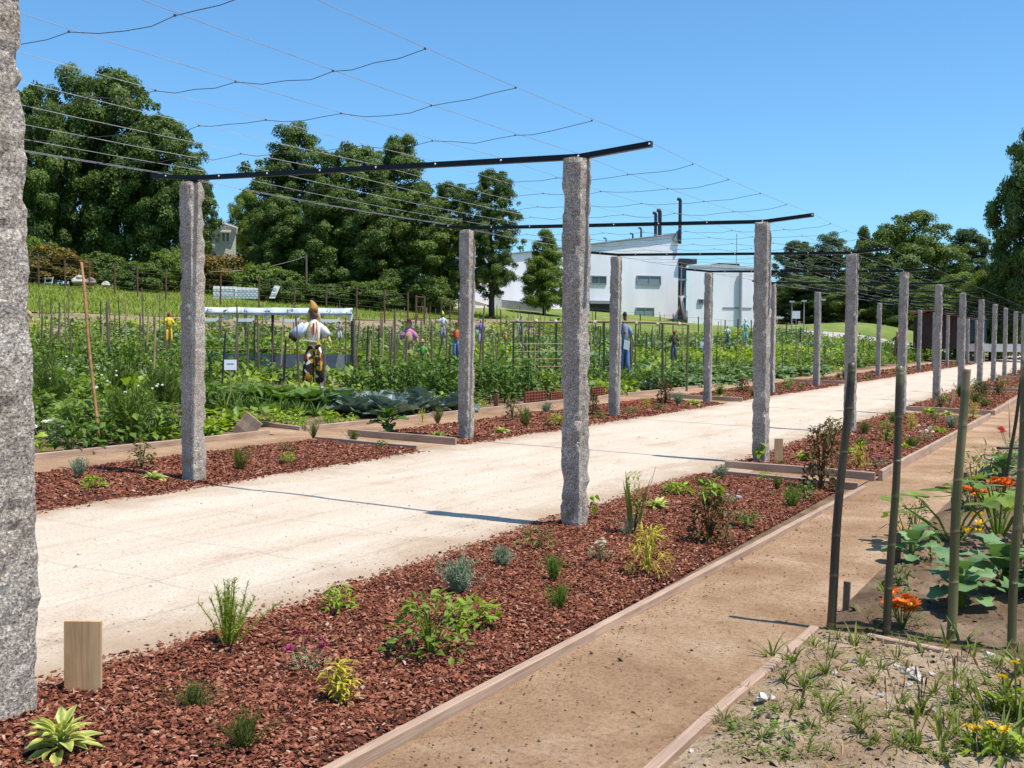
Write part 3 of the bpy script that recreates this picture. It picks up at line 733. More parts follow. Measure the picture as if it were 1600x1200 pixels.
# tents/vans far behind the mound
for k, (px, py, wd) in enumerate(((1312, 486, 15), (1333, 488, 12), (1402, 488, 10), (1418, 490, 8), (1350, 489, 7))):
    d_ = 150; p, rz = frame_at(px, d_)
    t = thing('white_tent', '%s of the white tents glimpsed under the trees beyond the grass mound' % ['widest', 'second from left', 'fourth from left', 'rightmost', 'middle and narrowest'][k], 'tent', p, rz, 'white tents beyond the mound')
    zt = zpix(py, px, d_)-p[2]; a = wd*d_/FOC/2
    MB().box((0, 1.5, zt/2-.4), (2*a, 3, zt-.4)).build('side', M_WHITE, t)
    wallbox('canopy', [(-a*1.1, zt-.62), (a*1.1, zt-.62), (a*.2, zt), (-a*.2, zt)], -.1, 3.1, M_WHITE, t)
for k, (px, pt) in enumerate(((1236, 472), (1255, 471), (1281, 469))):
    d_ = 105; p, rz = frame_at(px, d_); zt = zpix(pt, px, d_)-p[2]
    t = thing('lamp_post', '%s grey lamp post beside the far road by the mound' % ['leftmost', 'middle', 'rightmost'][k], 'lamp post', p, rz, 'lamp posts on the far road')
    MB().tube([(0, 0, 0), (0, 0, zt)], [.08, .05], 6).build('pole', M_GREY, t)
    MB().box((.0, 0, zt+.05), (.9 if k == 2 else .45, .25, .14)).build('lamp_head', plain('lamp_grey', (.5, .5, .5), .5), t)
p, rz = frame_at(1243, 104); zt = zpix(492, 1243, 104)-p[2]
t = thing('road_sign', 'small white road sign on a thin post by the lamp posts', 'sign', p, rz)
MB().tube([(0, .05, 0), (0, .05, zt)], .04, 5).build('pole', M_GREY, t); MB().box((0, 0, zt), (.7, .04, .7)).build('sign_plate', M_WHITE, t)

# ------------------------------------------------------------------ fences on the slope
def wire_fence(pts, hh, label, nw=6, rad=.05, mat=None, wr=.008):
    t = thing('wire_fence', label, 'fence', pts[0]); o = np.array(pts[0])
    for p in pts:
        q = np.array(p)-o; a = U(-.03, .03)
        MB().tube([q-[0, 0, .2], q+[a, 0, hh*U(.95, 1.08)]], rad, 6).build('post', mat or M_RUST, t)
    for k in range(nw):
        zf = hh*(.12+.86*k/(nw-1))
        MB().tube([np.array(p)-o+[0, 0, zf] for p in pts], wr, 3, False).build('wire', plain('fence_wire', (.10, .09, .085), .7), t)
    return t
def slope_pts(lst):
    r_ = []
    for px, py in lst:
        for d_ in np.arange(40, 110, .5):
            p = gp(px, d_)
            if proj(p)[1] < py: break
        r_.append(p)
    return r_
wire_fence([gp(px, 70-4*i/10) for i, px in enumerate((20, 62, 103, 141, 180, 216, 260, 300, 345, 405, 460, 510, 557, 601, 637))], 1.9, 'rusty post and wire fence along the foot of the wooded slope')
g = thing('field_gate', 'rusty pipe gate frame at the end of the slope fence', 'gate', gp(650, 66))
o = np.array(g.location); q = gp(663, 66)-o
for v in ((0, 0, 0), tuple(q)): MB().tube([np.array(v)-[0, 0, .2], np.array(v)+[0, 0, 1.8]], .06, 6).build('gate_post', M_RUST, g)
for z in (.3, 1.1, 1.7): MB().tube([(0, 0, z), q+[0, 0, z]], .03, 5).build('rail', M_RUST, g)
MB().tube([(0, 0, .3), q+[0, 0, 1.7]], .025, 5).build('brace', M_RUST, g)
wire_fence([gp(px, 66) for px in (690, 703, 716)], 1.7, 'short run of rusty fence posts beside the pale track', 3)
wire_fence([gp(px, 73) for px in (905, 930, 960, 1000, 1030, 1051, 1091, 1110, 1132, 1152, 1173, 1205, 1228, 1250)], 1.8, 'thin wire fence at the far end of the plots below the white hall', 5, .035, M_DARK)
# white sheet panels leaning at the fence
for k, (a, b, c) in enumerate(((335, 368, 447), (369, 404, 449), (421, 430, 446))):
    p, rz = frame_at((a+b)/2, 72); wd = (b-a)*72/FOC; zt = zpix(c, a, 72)-p[2]; zb = zpix(466, a, 72)-p[2]
    t = thing('white_sheet_panel', ['left white corrugated sheet panel standing against the slope bushes', 'middle white corrugated sheet panel standing against the slope bushes', 'narrow tilted white sheet panel right of the two wide ones'][k], 'panel', p, rz+.1*k, 'white sheets by the slope fence')
    n_ = max(2, int(wd/.12)); xs = np.linspace(-wd/2, wd/2, n_+1); V = []
    for i, x in enumerate(xs):
        yo = .02*(i % 2)
        V += [(x+(.35 if k == 2 else 0), yo, zt-.05*k*x), (x, yo, zb)]
    F = [(2*i, 2*i+1, 2*i+3, 2*i+2) for i in range(n_)]
    sm = MB().add(V, F).build('sheet', M_WHITE, t)
    md = sm.modifiers.new('s', 'SOLIDIFY'); md.thickness = .02
    for z in (.35, .75): MB().box((.05*k, -.03, zb+(zt-zb)*z), (wd*.98, .03, .05)).build('batten', M_GREY, t)
# rubble and pallet
for k, (px, py, s_, mt) in enumerate(((124, 438, .62, M_STONE), (142, 439, .5, M_BROWNW), (166, 442, .36, M_STONE))):
    p, rz = frame_at(px, 72); zt = zpix(py, px, 72)
    o = MB().ball((0, 0, s_*.3), (s_, s_*.6, s_*.45), 12, 8, .35).build('boulder', mt, loc=(p[0], p[1], max(p[2], zt-.2)))
    tag(o, ['large white heap of rubble on the slope behind the fence', 'brown boulder beside the white rubble on the slope', 'small pale boulder right of the rubble heap'][k], 'rock')
t = thing('old_chair', 'small weathered wooden chair frame lying on the slope left of the rubble', 'chair', gp(77, 72), .3, None, .7)
for x in (-.35, .35): MB().box((x, 0, .4), (.07, .07, .9), Matrix.Rotation(.25, 3, 'Y')).build('leg', M_WHITE, t)
for z in (.35, .75): MB().box((0, 0, z), (.8, .06, .08)).build('slat', M_WHITE, t)
# utility pole with cable
p, rz = frame_at(479, 76); zt = zpix(397, 479, 76)-p[2]
t = thing('utility_pole', 'grey wooden utility pole with a cable at the edge of the bushes', 'pole', p, 0)
MB().tube([(0, 0, 0), (0, 0, zt)], [.09, .06], 6).build('pole', M_POLE, t)
q = at_dist(330, 424, 74)-p; A = np.array([0, 0, zt-.15])
MB().tube([A+(q-A)*s+[0, 0, -.6*4*s*(1-s)*.5] for s in np.linspace(0, 1, 9)], .015, 4, False).build('cable', M_GREY, t)

# ================================================================== TREES
def branches(mb, H, base_r, crown0, rad, n=9):
    P = [np.array([0, 0, -.3])]; 
    for k in range(1, 7): P.append(np.array([U(-.05, .05)*H*.25, U(-.05, .05)*H*.25, H*.82*k/6]))
    mb.tube(P, np.linspace(base_r, base_r*.2, 7), 8)
    for k in range(n):
        z = H*U(crown0*.8, .7); a = U(0, 2*PI); L = rad*U(.35, .6)
        s_ = np.array([np.interp(z, [p[2] for p in P], [p[i] for p in P]) for i in (0, 1)]+[z]); Q = [s_]
        for j in range(1, 5): Q.append(s_+np.array([math.cos(a)*L*j/4, math.sin(a)*L*j/4, L*.9*(j/4)**1.2])+U(-.08, .08, 3)*L)
        mb.tube(Q, np.linspace(base_r*.42, base_r*.08, 5), 5)
def crown(asp, shape, nleaf, seed, lsz=.046):
    """unit crown: radius 1, height asp; billowing lobes built from small leaves that follow each lobe's surface"""
    g = np.random.default_rng(seed+100); C, Rr = [], []
    nl = int(9*asp)
    for k in range(nl):
        t = (k+.5)/nl
        if shape == 'round': env = math.sin(PI*min(1, .16+.80*t))**.6
        elif shape == 'cone': env = (1-t)**.7*.92+.10
        else: env = (.72+.28*math.sin(PI*t))*(1 if t < .72 else .95-1.6*(t-.72))
        for j in range(2 if t < .85 else 1):
            a_ = k*2.4+j*PI+g.uniform(-.5, .5); rl = g.uniform(.26, .46)*(.5+.5*env)
            rr = max(0, env-rl*.8)*g.uniform(.55, 1.0)
            C.append((math.cos(a_)*rr, math.sin(a_)*rr, min(asp-rl*.75, max(rl*.5, asp*t)))); Rr.append(rl)
    C = np.array(C); Rr = np.array(Rr)
    # smaller boughs break the outline of the lobes
    nb = 300; li = g.choice(len(C), nb, p=Rr**2/np.sum(Rr**2)); d = g.normal(size=(nb, 3)); d /= np.linalg.norm(d, axis=1)[:, None]
    d[:, 2] = np.where(d[:, 2] < -.3, -d[:, 2], d[:, 2])
    B = C[li]+d*(Rr[li]*g.uniform(.7, 1.22, nb))[:, None]; rb = g.uniform(.07, .18, nb)
    k = g.choice(nb, nleaf, p=rb**2/np.sum(rb**2)); q = g.normal(size=(nleaf, 3)); q /= np.linalg.norm(q, axis=1)[:, None]
    q[:, 2] = np.where((q[:, 2] < -.2) & (g.random(nleaf) < .6), -q[:, 2], q[:, 2])
    P = B[k]+q*(rb[k]*g.uniform(.35, 1.12, nleaf)**.7)[:, None]*np.array([1.1, 1.1, .85])
    # leaf plane roughly tangent to the bough
    nv = q*.8+d[k]*.5+g.normal(size=(nleaf, 3))*.38; nv /= np.linalg.norm(nv, axis=1)[:, None]
    x = np.cross(nv, g.normal(size=(nleaf, 3))); x /= np.linalg.norm(x, axis=1)[:, None]; y = np.cross(nv, x)
    M = np.stack([x, y, nv], -1)*(lsz*g.uniform(.55, 1.3, nleaf))[:, None, None]
    tone = g.random(nb)
    return MB().inst(LQ, M, P, np.clip(.4*g.random(nleaf)+.6*tone[k], 0, 1))
CROWNS = {'round': [(2.3, crown(2.3, 'round', 68000, 1)), (2.6, crown(2.6, 'round', 72000, 3))],
          'tall': [(3.3, crown(3.3, 'tall', 76000, 4)), (3.0, crown(3.0, 'tall', 70000, 5))], 'cone': [(2.4, crown(2.4, 'cone', 52000, 6))],
          'bush': [(1.2, crown(1.2, 'round', 15000, 7, .075)), (1.0, crown(1.0, 'round', 13000, 8, .075))]}
CROWNS = {k_: [(a_, m_.mesh('crown', None)) for a_, m_ in v_] for k_, v_ in CROWNS.items()}
for v_ in CROWNS.values():
    for _, me_ in v_: me_.materials.append(None)
LEAF_DK = leafm('leaf_dark', (.032, .062, .015), (.105, .165, .038), .32)
LEAF_MD = leafm('leaf_mid', (.04, .075, .016), (.12, .18, .04), .32)
LEAF_BR = leafm('leaf_bright', (.055, .10, .016), (.16, .23, .036), .36)
LEAF_BL = leafm('leaf_bluish', (.032, .062, .026), (.085, .135, .055), .25)
LEAF_OR = leafm('leaf_orange', (.06, .075, .015), (.17, .115, .02), .25, c3=(.30, .14, .015))
def tree(px, top, hw, dist, label, lm, nleaf, crown0=.1, shape='round', name='broadleaf_tree', cat='tree'):
    p = gp(px, dist); H = at_dist(px, top, dist)[2]-p[2]; rad = hw*dist/FOC
    t = thing(name, label, cat, p, U(0, 6), 'trees behind the plots' if cat == 'tree' else 'bushes on the slope')
    tm = MB(); branches(tm, H, max(.06, H*.022), max(.12, crown0), rad); tm.build('trunk' if cat == 'tree' else 'stem', M_BARKT, t, True)
    hc = H*(1-crown0)
    asp, me = min(CROWNS['bush' if cat == 'bush' else shape], key=lambda q: abs(q[0]-hc/rad)+random.random()*.8)
    o = link('crown' if cat == 'tree' else 'foliage', me, t, (0, 0, H-hc), (0, 0, U(0, 6)), (rad, rad, hc/asp*.955))
    o.material_slots[0].link = 'OBJECT'; o.material_slots[0].material = lm
    return t
TREES = [
 (50, 128, 62, 84, 'dark broadleaf tree half hidden behind the nearest granite post', LEAF_DK, 15000, .12, 'round'),
 (118, 108, 62, 90, 'tall dark poplar-like tree left of the tallest one on the slope', LEAF_MD, 16000, .12, 'tall'),
 (185, 103, 85, 86, 'tallest dark tree on the left slope, broad crown against the sky', LEAF_DK, 24000, .12, 'round'),
 (262, 178, 72, 83, 'dark tree stepping down to the right of the tallest slope tree', LEAF_DK, 17000, .10, 'round'),
 (316, 268, 24, 92, 'thin blue-green tree beside the second granite post', LEAF_BL, 6000, .15, 'tall'),
 (390, 292, 32, 104, 'bright green tree partly hiding the small white house', LEAF_BR, 7000, .15, 'round'),
 (462, 196, 66, 86, 'dense dark green tree with a pointed top left of the forked one', LEAF_DK, 20000, .08, 'tall'),
 (555, 222, 62, 88, 'broad leafy tree in the middle of the dark tree belt', LEAF_MD, 17000, .08, 'round'),
 (618, 204, 52, 92, 'tall light-tipped tree right of the middle of the tree belt', LEAF_MD, 15000, .1, 'tall'),
 (520, 285, 60, 80, 'shaded low tree filling the foot of the tree belt', LEAF_DK, 12000, .03, 'round'),
 (645, 292, 62, 80, 'lower olive green tree at the right of the tree belt', LEAF_MD, 15000, .06, 'round'),
 (440, 300, 46, 82, 'low dense tree right of the small white house', LEAF_DK, 10000, .03, 'round'),
 (590, 300, 55, 79, 'shaded low tree right of the foot of the tree belt', LEAF_DK, 11000, .03, 'round'),
 (703, 278, 42, 84, 'slim dark tree just left of the third granite post', LEAF_DK, 9000, .1, 'tall'),
 (768, 258, 47, 79, 'loose airy tree with visible trunk in front of the white hall', LEAF_DK, 13000, .22, 'tall'),
 (850, 362, 47, 92, 'compact bright green tree against the white hall wall', LEAF_BR, 13000, .06, 'cone'),
 (1243, 372, 34, 150, 'far grey-green tree just right of the white wing', LEAF_BL, 8000, .06, 'tall'),
 (1295, 366, 40, 152, 'far twin-topped tree left of the big round one', LEAF_BL, 9000, .06, 'tall'),
 (1345, 358, 26, 146, 'far dark pointed tree behind the fourth right post', LEAF_DK, 6000, .08, 'cone'),
 (1422, 332, 66, 140, 'largest far round-topped tree beyond the mound', LEAF_MD, 18000, .06, 'round'),
 (1352, 418, 52, 138, 'low far tree at the foot of the big round-topped tree', LEAF_MD, 9000, .05, 'round'),
 (1513, 352, 42, 150, 'far blue-green tree between the round tree and the dark right tree', LEAF_BL, 9000, .08, 'tall'),
 (1492, 428, 48, 96, 'bright yellow-green tree behind the brown shed', LEAF_BR, 11000, .05, 'round'),
 (1548, 416, 42, 92, 'bright green tree in front of the dark right tree', LEAF_BR, 9000, .05, 'round'),
 (1612, 198, 74, 88, 'big dark tree rising at the right picture edge', LEAF_DK, 24000, .06, 'round'),
 (1585, 420, 55, 100, 'dark shaded tree behind the cabins at the right', LEAF_DK, 10000, .02, 'round'),
 (1262, 430, 55, 145, 'low dark tree mass behind the lamp posts', LEAF_DK, 9000, .03, 'round'),
 (1440, 440, 50, 128, 'low dark tree behind the white tents', LEAF_DK, 9000, .1, 'round'),
]
for a in TREES: tree(a[0], a[1], a[2]*(1.04 if a[0] < 390 else 1.2 if a[0] < 720 else 1.04 if a[0] < 1200 else 1.18 if a[0] < 1600 else .95), *a[3:6], a[6], a[7]*.6, a[8])
BUSH = [
 (85, 388, 52, 74, 'orange-tinted rounded bush on the left slope', LEAF_OR, 6000), (45, 372, 40, 80, 'green bush behind the orange bush', LEAF_BR, 3500),
 (158, 402, 42, 79, 'dark green bush right of the orange bush', LEAF_MD, 4000), (222, 412, 42, 74, 'green bush left of the second granite post on the slope', LEAF_MD, 4500),
 (268, 398, 38, 76, 'olive bush behind the second granite post on the slope', LEAF_BR, 4000), (345, 402, 48, 77, 'ochre-green bush above the white sheet panels', LEAF_OR, 5000),
 (400, 420, 48, 75, 'light green bush right of the white sheet panels', LEAF_BR, 5000), (448, 426, 36, 74, 'rounded bush beside the utility pole', LEAF_MD, 4000),
 (575, 442, 55, 76, 'low undergrowth bush behind the slope fence', LEAF_MD, 3500), (505, 446, 45, 76, 'low dark undergrowth bush right of the utility pole', LEAF_DK, 3000), (668, 440, 48, 78, 'low bush behind the field gate', LEAF_MD, 3000)]
for (px, top, hw, d_, lb, lm, n_) in BUSH:
    tree(px, top, hw*1.05, d_, lb, lm, n_, .0, 'round', 'bush', 'bush')
# meadow grass on the slope
n = 42000
x = U(-62, -38.8, n); y = U(18, 72, n)
pr = np.stack([x, y, slope_z(x, y)], -1); az = U(0, 2*PI, n)
mb = MB(); mb.inst((np.array([(-.5, 0, 0), (.5, 0, 0), (.5, .1, 1)]), [np.array([(0, 1, 2)])]),
    np.stack([np.stack([np.cos(az)*.05, np.sin(az)*.05, 0*az], -1), np.stack([-np.sin(az), np.cos(az), 0*az], -1), np.stack([0*az, 0*az, U(.05, .26, n)], -1)], -1), pr, rng.random(n))
kind(tag(mb.build('meadow_grass', leafm('meadow', (.10, .15, .028), (.19, .25, .05), .35, .7, .1, (.34, .28, .12))), 'sunlit meadow grass on the slope below the trees', 'grass'), 'stuff')

# ================================================================== VEGETABLE PLOTS
G_DEEP = leafm('veg_deep', (.04, .085, .018), (.10, .175, .036), .3)
G_MID = leafm('veg_mid', (.06, .11, .022), (.155, .235, .05), .32)
G_LIME = leafm('veg_lime', (.13, .21, .025), (.26, .36, .045), .35)
G_BLUE = leafm('veg_blue', (.06, .115, .055), (.15, .23, .13), .2, .55)
G_RED = leafm('veg_redcab', (.05, .085, .105), (.15, .205, .255), .12, .45, .5)
G_GREY = leafm('grey_leaf', (.12, .17, .13), (.25, .32, .25), .15, .7)
G_YEL = leafm('yellow_leaf', (.26, .27, .03), (.45, .42, .06), .35)
G_BROWN = leafm('brown_leaf', (.045, .03, .014), (.10, .075, .022), .2, c3=(.16, .15, .03))
G_OLIVE = leafm('olive_leaf', (.07, .09, .022), (.15, .18, .045), .25)
F_MAG = leafm('petal_magenta', (.20, .01, .10), (.34, .02, .17), .2)
F_WHI = leafm('petal_white', (.75, .72, .68), (.85, .83, .8), .2)
F_ORA = leafm('petal_orange', (.62, .11, .005), (.85, .2, .01), .25)
F_YEL = leafm('petal_yellow', (.72, .42, .01), (.85, .55, .02), .25)
F_LIL = leafm('petal_lilac', (.45, .40, .62), (.62, .55, .75), .2)
F_RED = leafm('petal_red', (.55, .02, .02), (.75, .05, .04), .2)
F_PINK = leafm('petal_pink', (.55, .05, .12), (.7, .12, .2), .2)
L2 = leaf_tpl(2, .62, .12, .5); L4 = leaf_tpl(4, .7, .10, .8, .25, .5, .03); LANCE = leaf_tpl(3, .2, .2, .7, .04, .35)

def leafy(n, Rr, H, size, tpl=L2, stems=6, low=.1, elm=.2, g=None):
    """leafy clump: leaves through a dome shaped volume, with stems"""
    mb = MB()
    a = U(0, 2*PI, n); q = np.sqrt(U(0, 1, n)); z = U(low, 1, n)*H; rr = Rr*q*np.sqrt(np.clip(1.15-(z/H)**2, .15, 1))
    P = np.stack([np.cos(a)*rr, np.sin(a)*rr, z], -1)
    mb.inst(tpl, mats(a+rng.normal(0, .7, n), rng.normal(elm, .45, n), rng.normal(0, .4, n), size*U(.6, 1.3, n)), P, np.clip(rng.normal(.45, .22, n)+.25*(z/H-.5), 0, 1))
    for k in range(stems):
        b = U(0, 2*PI); r_ = Rr*.7*U(.2, 1)
        mb.tube([(0, 0, -.03*H), (math.cos(b)*r_*.4, math.sin(b)*r_*.4, H*.45), (math.cos(b)*r_, math.sin(b)*r_, H*U(.7, .98))], [.02*H, .016*H, .008*H], 4, False, .3)
    return mb
def rosette(n, L, tpl, el0=.15, el1=1.2, r=.5, rv=.25):
    i = np.arange(n); t = i/n; mb = MB()
    az = i*2.4+U(-.3, .3, n); el = el0+(el1-el0)*t+rng.normal(0, .1, n)
    P = np.stack([np.cos(az)*.05*L, np.sin(az)*.05*L, .04*L+.1*L*t], -1)
    mb.inst(tpl, mats(az, el, rng.normal(0, .2, n), L*(1-.35*t)*U(.85, 1.15, n)), P, np.clip(r+rng.normal(0, rv, n), 0, 1)); return mb
def blades(n, H, spread=.35, w=BLADE, r0=.5):
    a = U(0, 2*PI, n); el = PI/2-np.abs(rng.normal(0, spread, n)); q = U(0, .12, n)*H
    return MB().inst(w, mats(a, el, rng.normal(0, .3, n), H*U(.55, 1.1, n)), np.stack([np.cos(a)*q, np.sin(a)*q, 0*a], -1), np.clip(rng.normal(r0, .25, n), 0, 1))
def feathery(nst, H, Rr, nn=26, ln=.16, up=.75):
    """thin stems carrying needles: rosemary, fennel, heather"""
    mb = MB()
    for k in range(nst):
        a = U(0, 2*PI); lean = abs(rng.normal(0, .5))*Rr; h = H*U(.5, 1)
        top = np.array([math.cos(a)*lean, math.sin(a)*lean, h]); b0 = np.array([math.cos(a)*Rr*.1, math.sin(a)*Rr*.1, 0])
        mb.tube([b0, (b0+top)/2+[0, 0, .06*h], top], [.012*H, .009*H, .004*H], 3, False, .2)
        t = U(.15, 1.02, nn); P = b0+(top-b0)*t[:, None]+np.stack([0*t, 0*t, .06*h*4*t*(1-t)], -1)
        mb.inst(NEEDLE, mats(U(0, 2*PI, nn), rng.normal(up, .4, nn), U(0, 3, nn), ln*H*U(.5, 1.2, nn)), P, np.clip(rng.normal(.5, .25, nn)+.3*(t-.5), 0, 1))
    return mb
def flower_mb(r=1, n=12, rows=2, cup=.35):
    mb = MB(); pt = leaf_tpl(2, .42, .1, .2, .35, .6)
    for k in range(rows):
        i = np.arange(n); az = i*2*PI/n+k*.3
        mb.inst(pt, mats(az, np.full(n, cup+.45*k), 0, r*(1-.28*k)), np.zeros((n, 3))+[0, 0, .04*k*r], U(0, 1, n))
    return mb
# ---- prototypes
def protos(f, mat, k=3, name='foliage'): return [f().mesh(name, mat) for _ in range(k)]
PR = {
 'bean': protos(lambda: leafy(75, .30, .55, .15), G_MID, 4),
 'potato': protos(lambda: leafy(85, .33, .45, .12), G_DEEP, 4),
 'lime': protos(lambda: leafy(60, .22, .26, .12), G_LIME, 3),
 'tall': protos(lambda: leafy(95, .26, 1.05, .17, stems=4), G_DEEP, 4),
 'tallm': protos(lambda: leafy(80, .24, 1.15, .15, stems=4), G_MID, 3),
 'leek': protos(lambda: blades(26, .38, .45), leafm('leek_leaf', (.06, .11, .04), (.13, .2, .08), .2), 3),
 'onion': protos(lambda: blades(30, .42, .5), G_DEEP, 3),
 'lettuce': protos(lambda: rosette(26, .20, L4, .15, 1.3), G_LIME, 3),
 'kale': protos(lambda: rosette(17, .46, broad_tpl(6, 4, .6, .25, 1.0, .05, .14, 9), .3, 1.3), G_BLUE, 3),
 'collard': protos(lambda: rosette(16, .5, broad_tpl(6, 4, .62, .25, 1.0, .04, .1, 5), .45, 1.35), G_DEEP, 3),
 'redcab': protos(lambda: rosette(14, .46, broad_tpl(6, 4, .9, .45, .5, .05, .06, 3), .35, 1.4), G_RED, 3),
 'fennel': protos(lambda: feathery(30, .75, .35, 40, .2), leafm('fennel', (.05, .09, .02), (.11, .17, .04), .3), 2),
}
def in_view(P, m=60):
    x, y, z = proj(P); return z > 1 and -m < x < 1600+m and y < 1250
def veg(kd, x, y, s, name, label, cat, group, z=None):
    me = random.choice(PR[kd]); k = s*random.uniform(.85, 1.15)
    return tag(link(name, me, None, (x, y, float(hgt(x, y))-.01), (0, 0, random.uniform(0, 6.28)), (k, k, k*random.uniform(.9, 1.15))), label, cat, group)
ROWW = ['first', 'second', 'third', 'fourth', 'fifth', 'sixth', 'seventh', 'eighth', 'ninth', 'tenth', 'eleventh', 'twelfth', 'thirteenth', 'fourteenth']
def mark(px):
    L_ = [(290, 'left of the second granite post'), (400, 'just right of the second granite post'), (550, 'around the big scarecrow'), (720, 'around the pink scarecrow'), (800, 'right of the third granite post'), (890, 'behind the cane lattice'), (960, 'right of the tall front post'), (1070, 'behind the bamboo trellis'), (1115, 'below the white wing'), (1200, 'left of the second right-row post'), (1290, 'in line with the lamp posts'), (1700, 'below the grass mound')]
    return next(b for a, b in L_ if px < a)
def rows(kd, x0, x1, y0, y1, sp, s, name, label, cat, group, jit=.25, cap=300, mix=None):
    n_ = 0; xs_ = np.arange(x0, x1, sp)
    for i, x in enumerate(xs_):
        lab = label+(', %s row back from the path' % ROWW[len(xs_)-1-i] if len(xs_) > 1 else '')
        for y in np.arange(y0, y1, sp):
            xx, yy = x+U(-jit, jit)*sp, y+U(-jit, jit)*sp
            P = (xx, yy, float(hgt(xx, yy))+.2)
            if not in_view(P, 20) or n_ >= cap: continue
            if mix and rng.random() < .16: continue
            veg(random.choice(mix) if mix else kd, xx, yy, s, name, lab, cat, group); n_ += 1
    return n_
# first plot (left of the nearest pair of posts)
rows('bean', -13.2, -10.4, 7.6, 11.2, .46, .85, 'leafy_vegetable', 'leafy green vegetable left of the second granite post', 'vegetable', 'leafy vegetables of the first plot', mix=['bean', 'bean', 'potato', 'lime', 'bean', 'lettuce'])
rows('potato', -17.4, -13.2, 8.5, 14.5, .55, 1.0, 'garden_vegetable', 'green vegetable behind the leaning orange cane', 'vegetable', 'potato plants of the first plot', mix=['potato', 'bean', 'kale', 'potato', 'leek', 'fennel'])
rows('tallm', -23, -17.6, 10.5, 18.5, .85, .85, 'climbing_bean_plant', 'tall bean plant among the stakes behind the first plot', 'vegetable', 'stake beans of the first plot')
# second plot
rows('lime', -11.9, -10.35, 12.7, 14.2, .5, .6, 'seedling', 'small yellow-green seedling in front of the collards', 'vegetable', 'seedlings in front of the collards')
for (px, py, s) in ((325, 668, 1.2), (345, 672, 1.3), (356, 664, 1.2), (330, 652, 1.1), (322, 680, 1.2), (372, 655, .9)):
    p = at(px, py); veg('lettuce', p[0], p[1], s*1.1, 'lettuce', 'bright yellow-green lettuce just right of the second granite post', 'lettuce', 'lettuces by the second post')
rows('onion', -14.6, -11.3, 14.0, 14.75, .34, .9, 'onion_plant', 'blade-leaved onion plant below the collard row', 'vegetable', 'onions below the collards')
rows('collard', -15.2, -11.3, 14.85, 15.8, .66, 1.25, 'collard_plant', 'dark green collard at the feet of the big scarecrow', 'collard', 'collards in front of the big scarecrow', .2)
rows('redcab', -11.9, -10.25, 14.9, 17.2, .70, .98, 'red_cabbage', 'blue-purple cabbage left of the third granite post', 'cabbage', 'red cabbages by the plot board', .18)
for (px, py, s, k_) in ((470, 618, .8, 'lettuce'), (505, 622, .8, 'lettuce'), (440, 615, .9, 'lettuce')):
    p = at(px, py+20); veg(k_, p[0], p[1]-.2, s*1.8, 'pale_cabbage', 'pale yellow-green cabbage among the collards', 'cabbage', 'pale cabbages among the collards')
rows('leek', -16.5, -11.8, 16.2, 18.2, .42, 1.0, 'leek_plant', 'upright leek plant behind the collards and red cabbages', 'vegetable', 'leeks behind the cabbages')
rows('tall', -13.6, -10.5, 18.1, 21.6, .52, .75, 'broad_bean_plant', 'bushy dark broad bean right of the third granite post', 'vegetable', 'broad beans right of the third post')
rows('lime', -11.6, -10.3, 17.3, 18.0, .4, .8, 'lettuce', 'low bright lettuce just right of the third granite post', 'lettuce', 'lettuces by the third post')
rows('bean', -14, -10.6, 21.7, 23.2, .5, .9, 'bush_bean_plant', 'bush bean plant behind the terracotta lattice panels', 'vegetable', 'bush beans behind the lattice panels')
rows('lime', -11.4, -10.3, 24.5, 25.6, .45, 1.1, 'lettuce', 'bright lettuce right of the fourth left-row post', 'lettuce', 'lettuces by the fourth left post')
rows('potato', -14.5, -10.6, 26.0, 29.5, .62, 1.1, 'potato_plant', 'dark low plant under the bamboo trellis', 'vegetable', 'dark plants under the trellis')
rows('redcab', -10.9, -10.3, 27.2, 29.6, .6, .8, 'red_cabbage', 'dark blue cabbage at the foot of the trellis end', 'cabbage', 'dark cabbages at the trellis')
rows('kale', -12.8, -10.3, 29.8, 34.8, .62, .95, 'kale_plant', 'blue-green kale between trellis and fifth left-row post', 'kale', 'kale right of the trellis')
rows('kale', -16, -9.9, 36.5, 46.5, .8, 1.1, 'kale_plant', 'far blue-green kale beyond the fifth left-row post', 'kale', 'far kale rows')

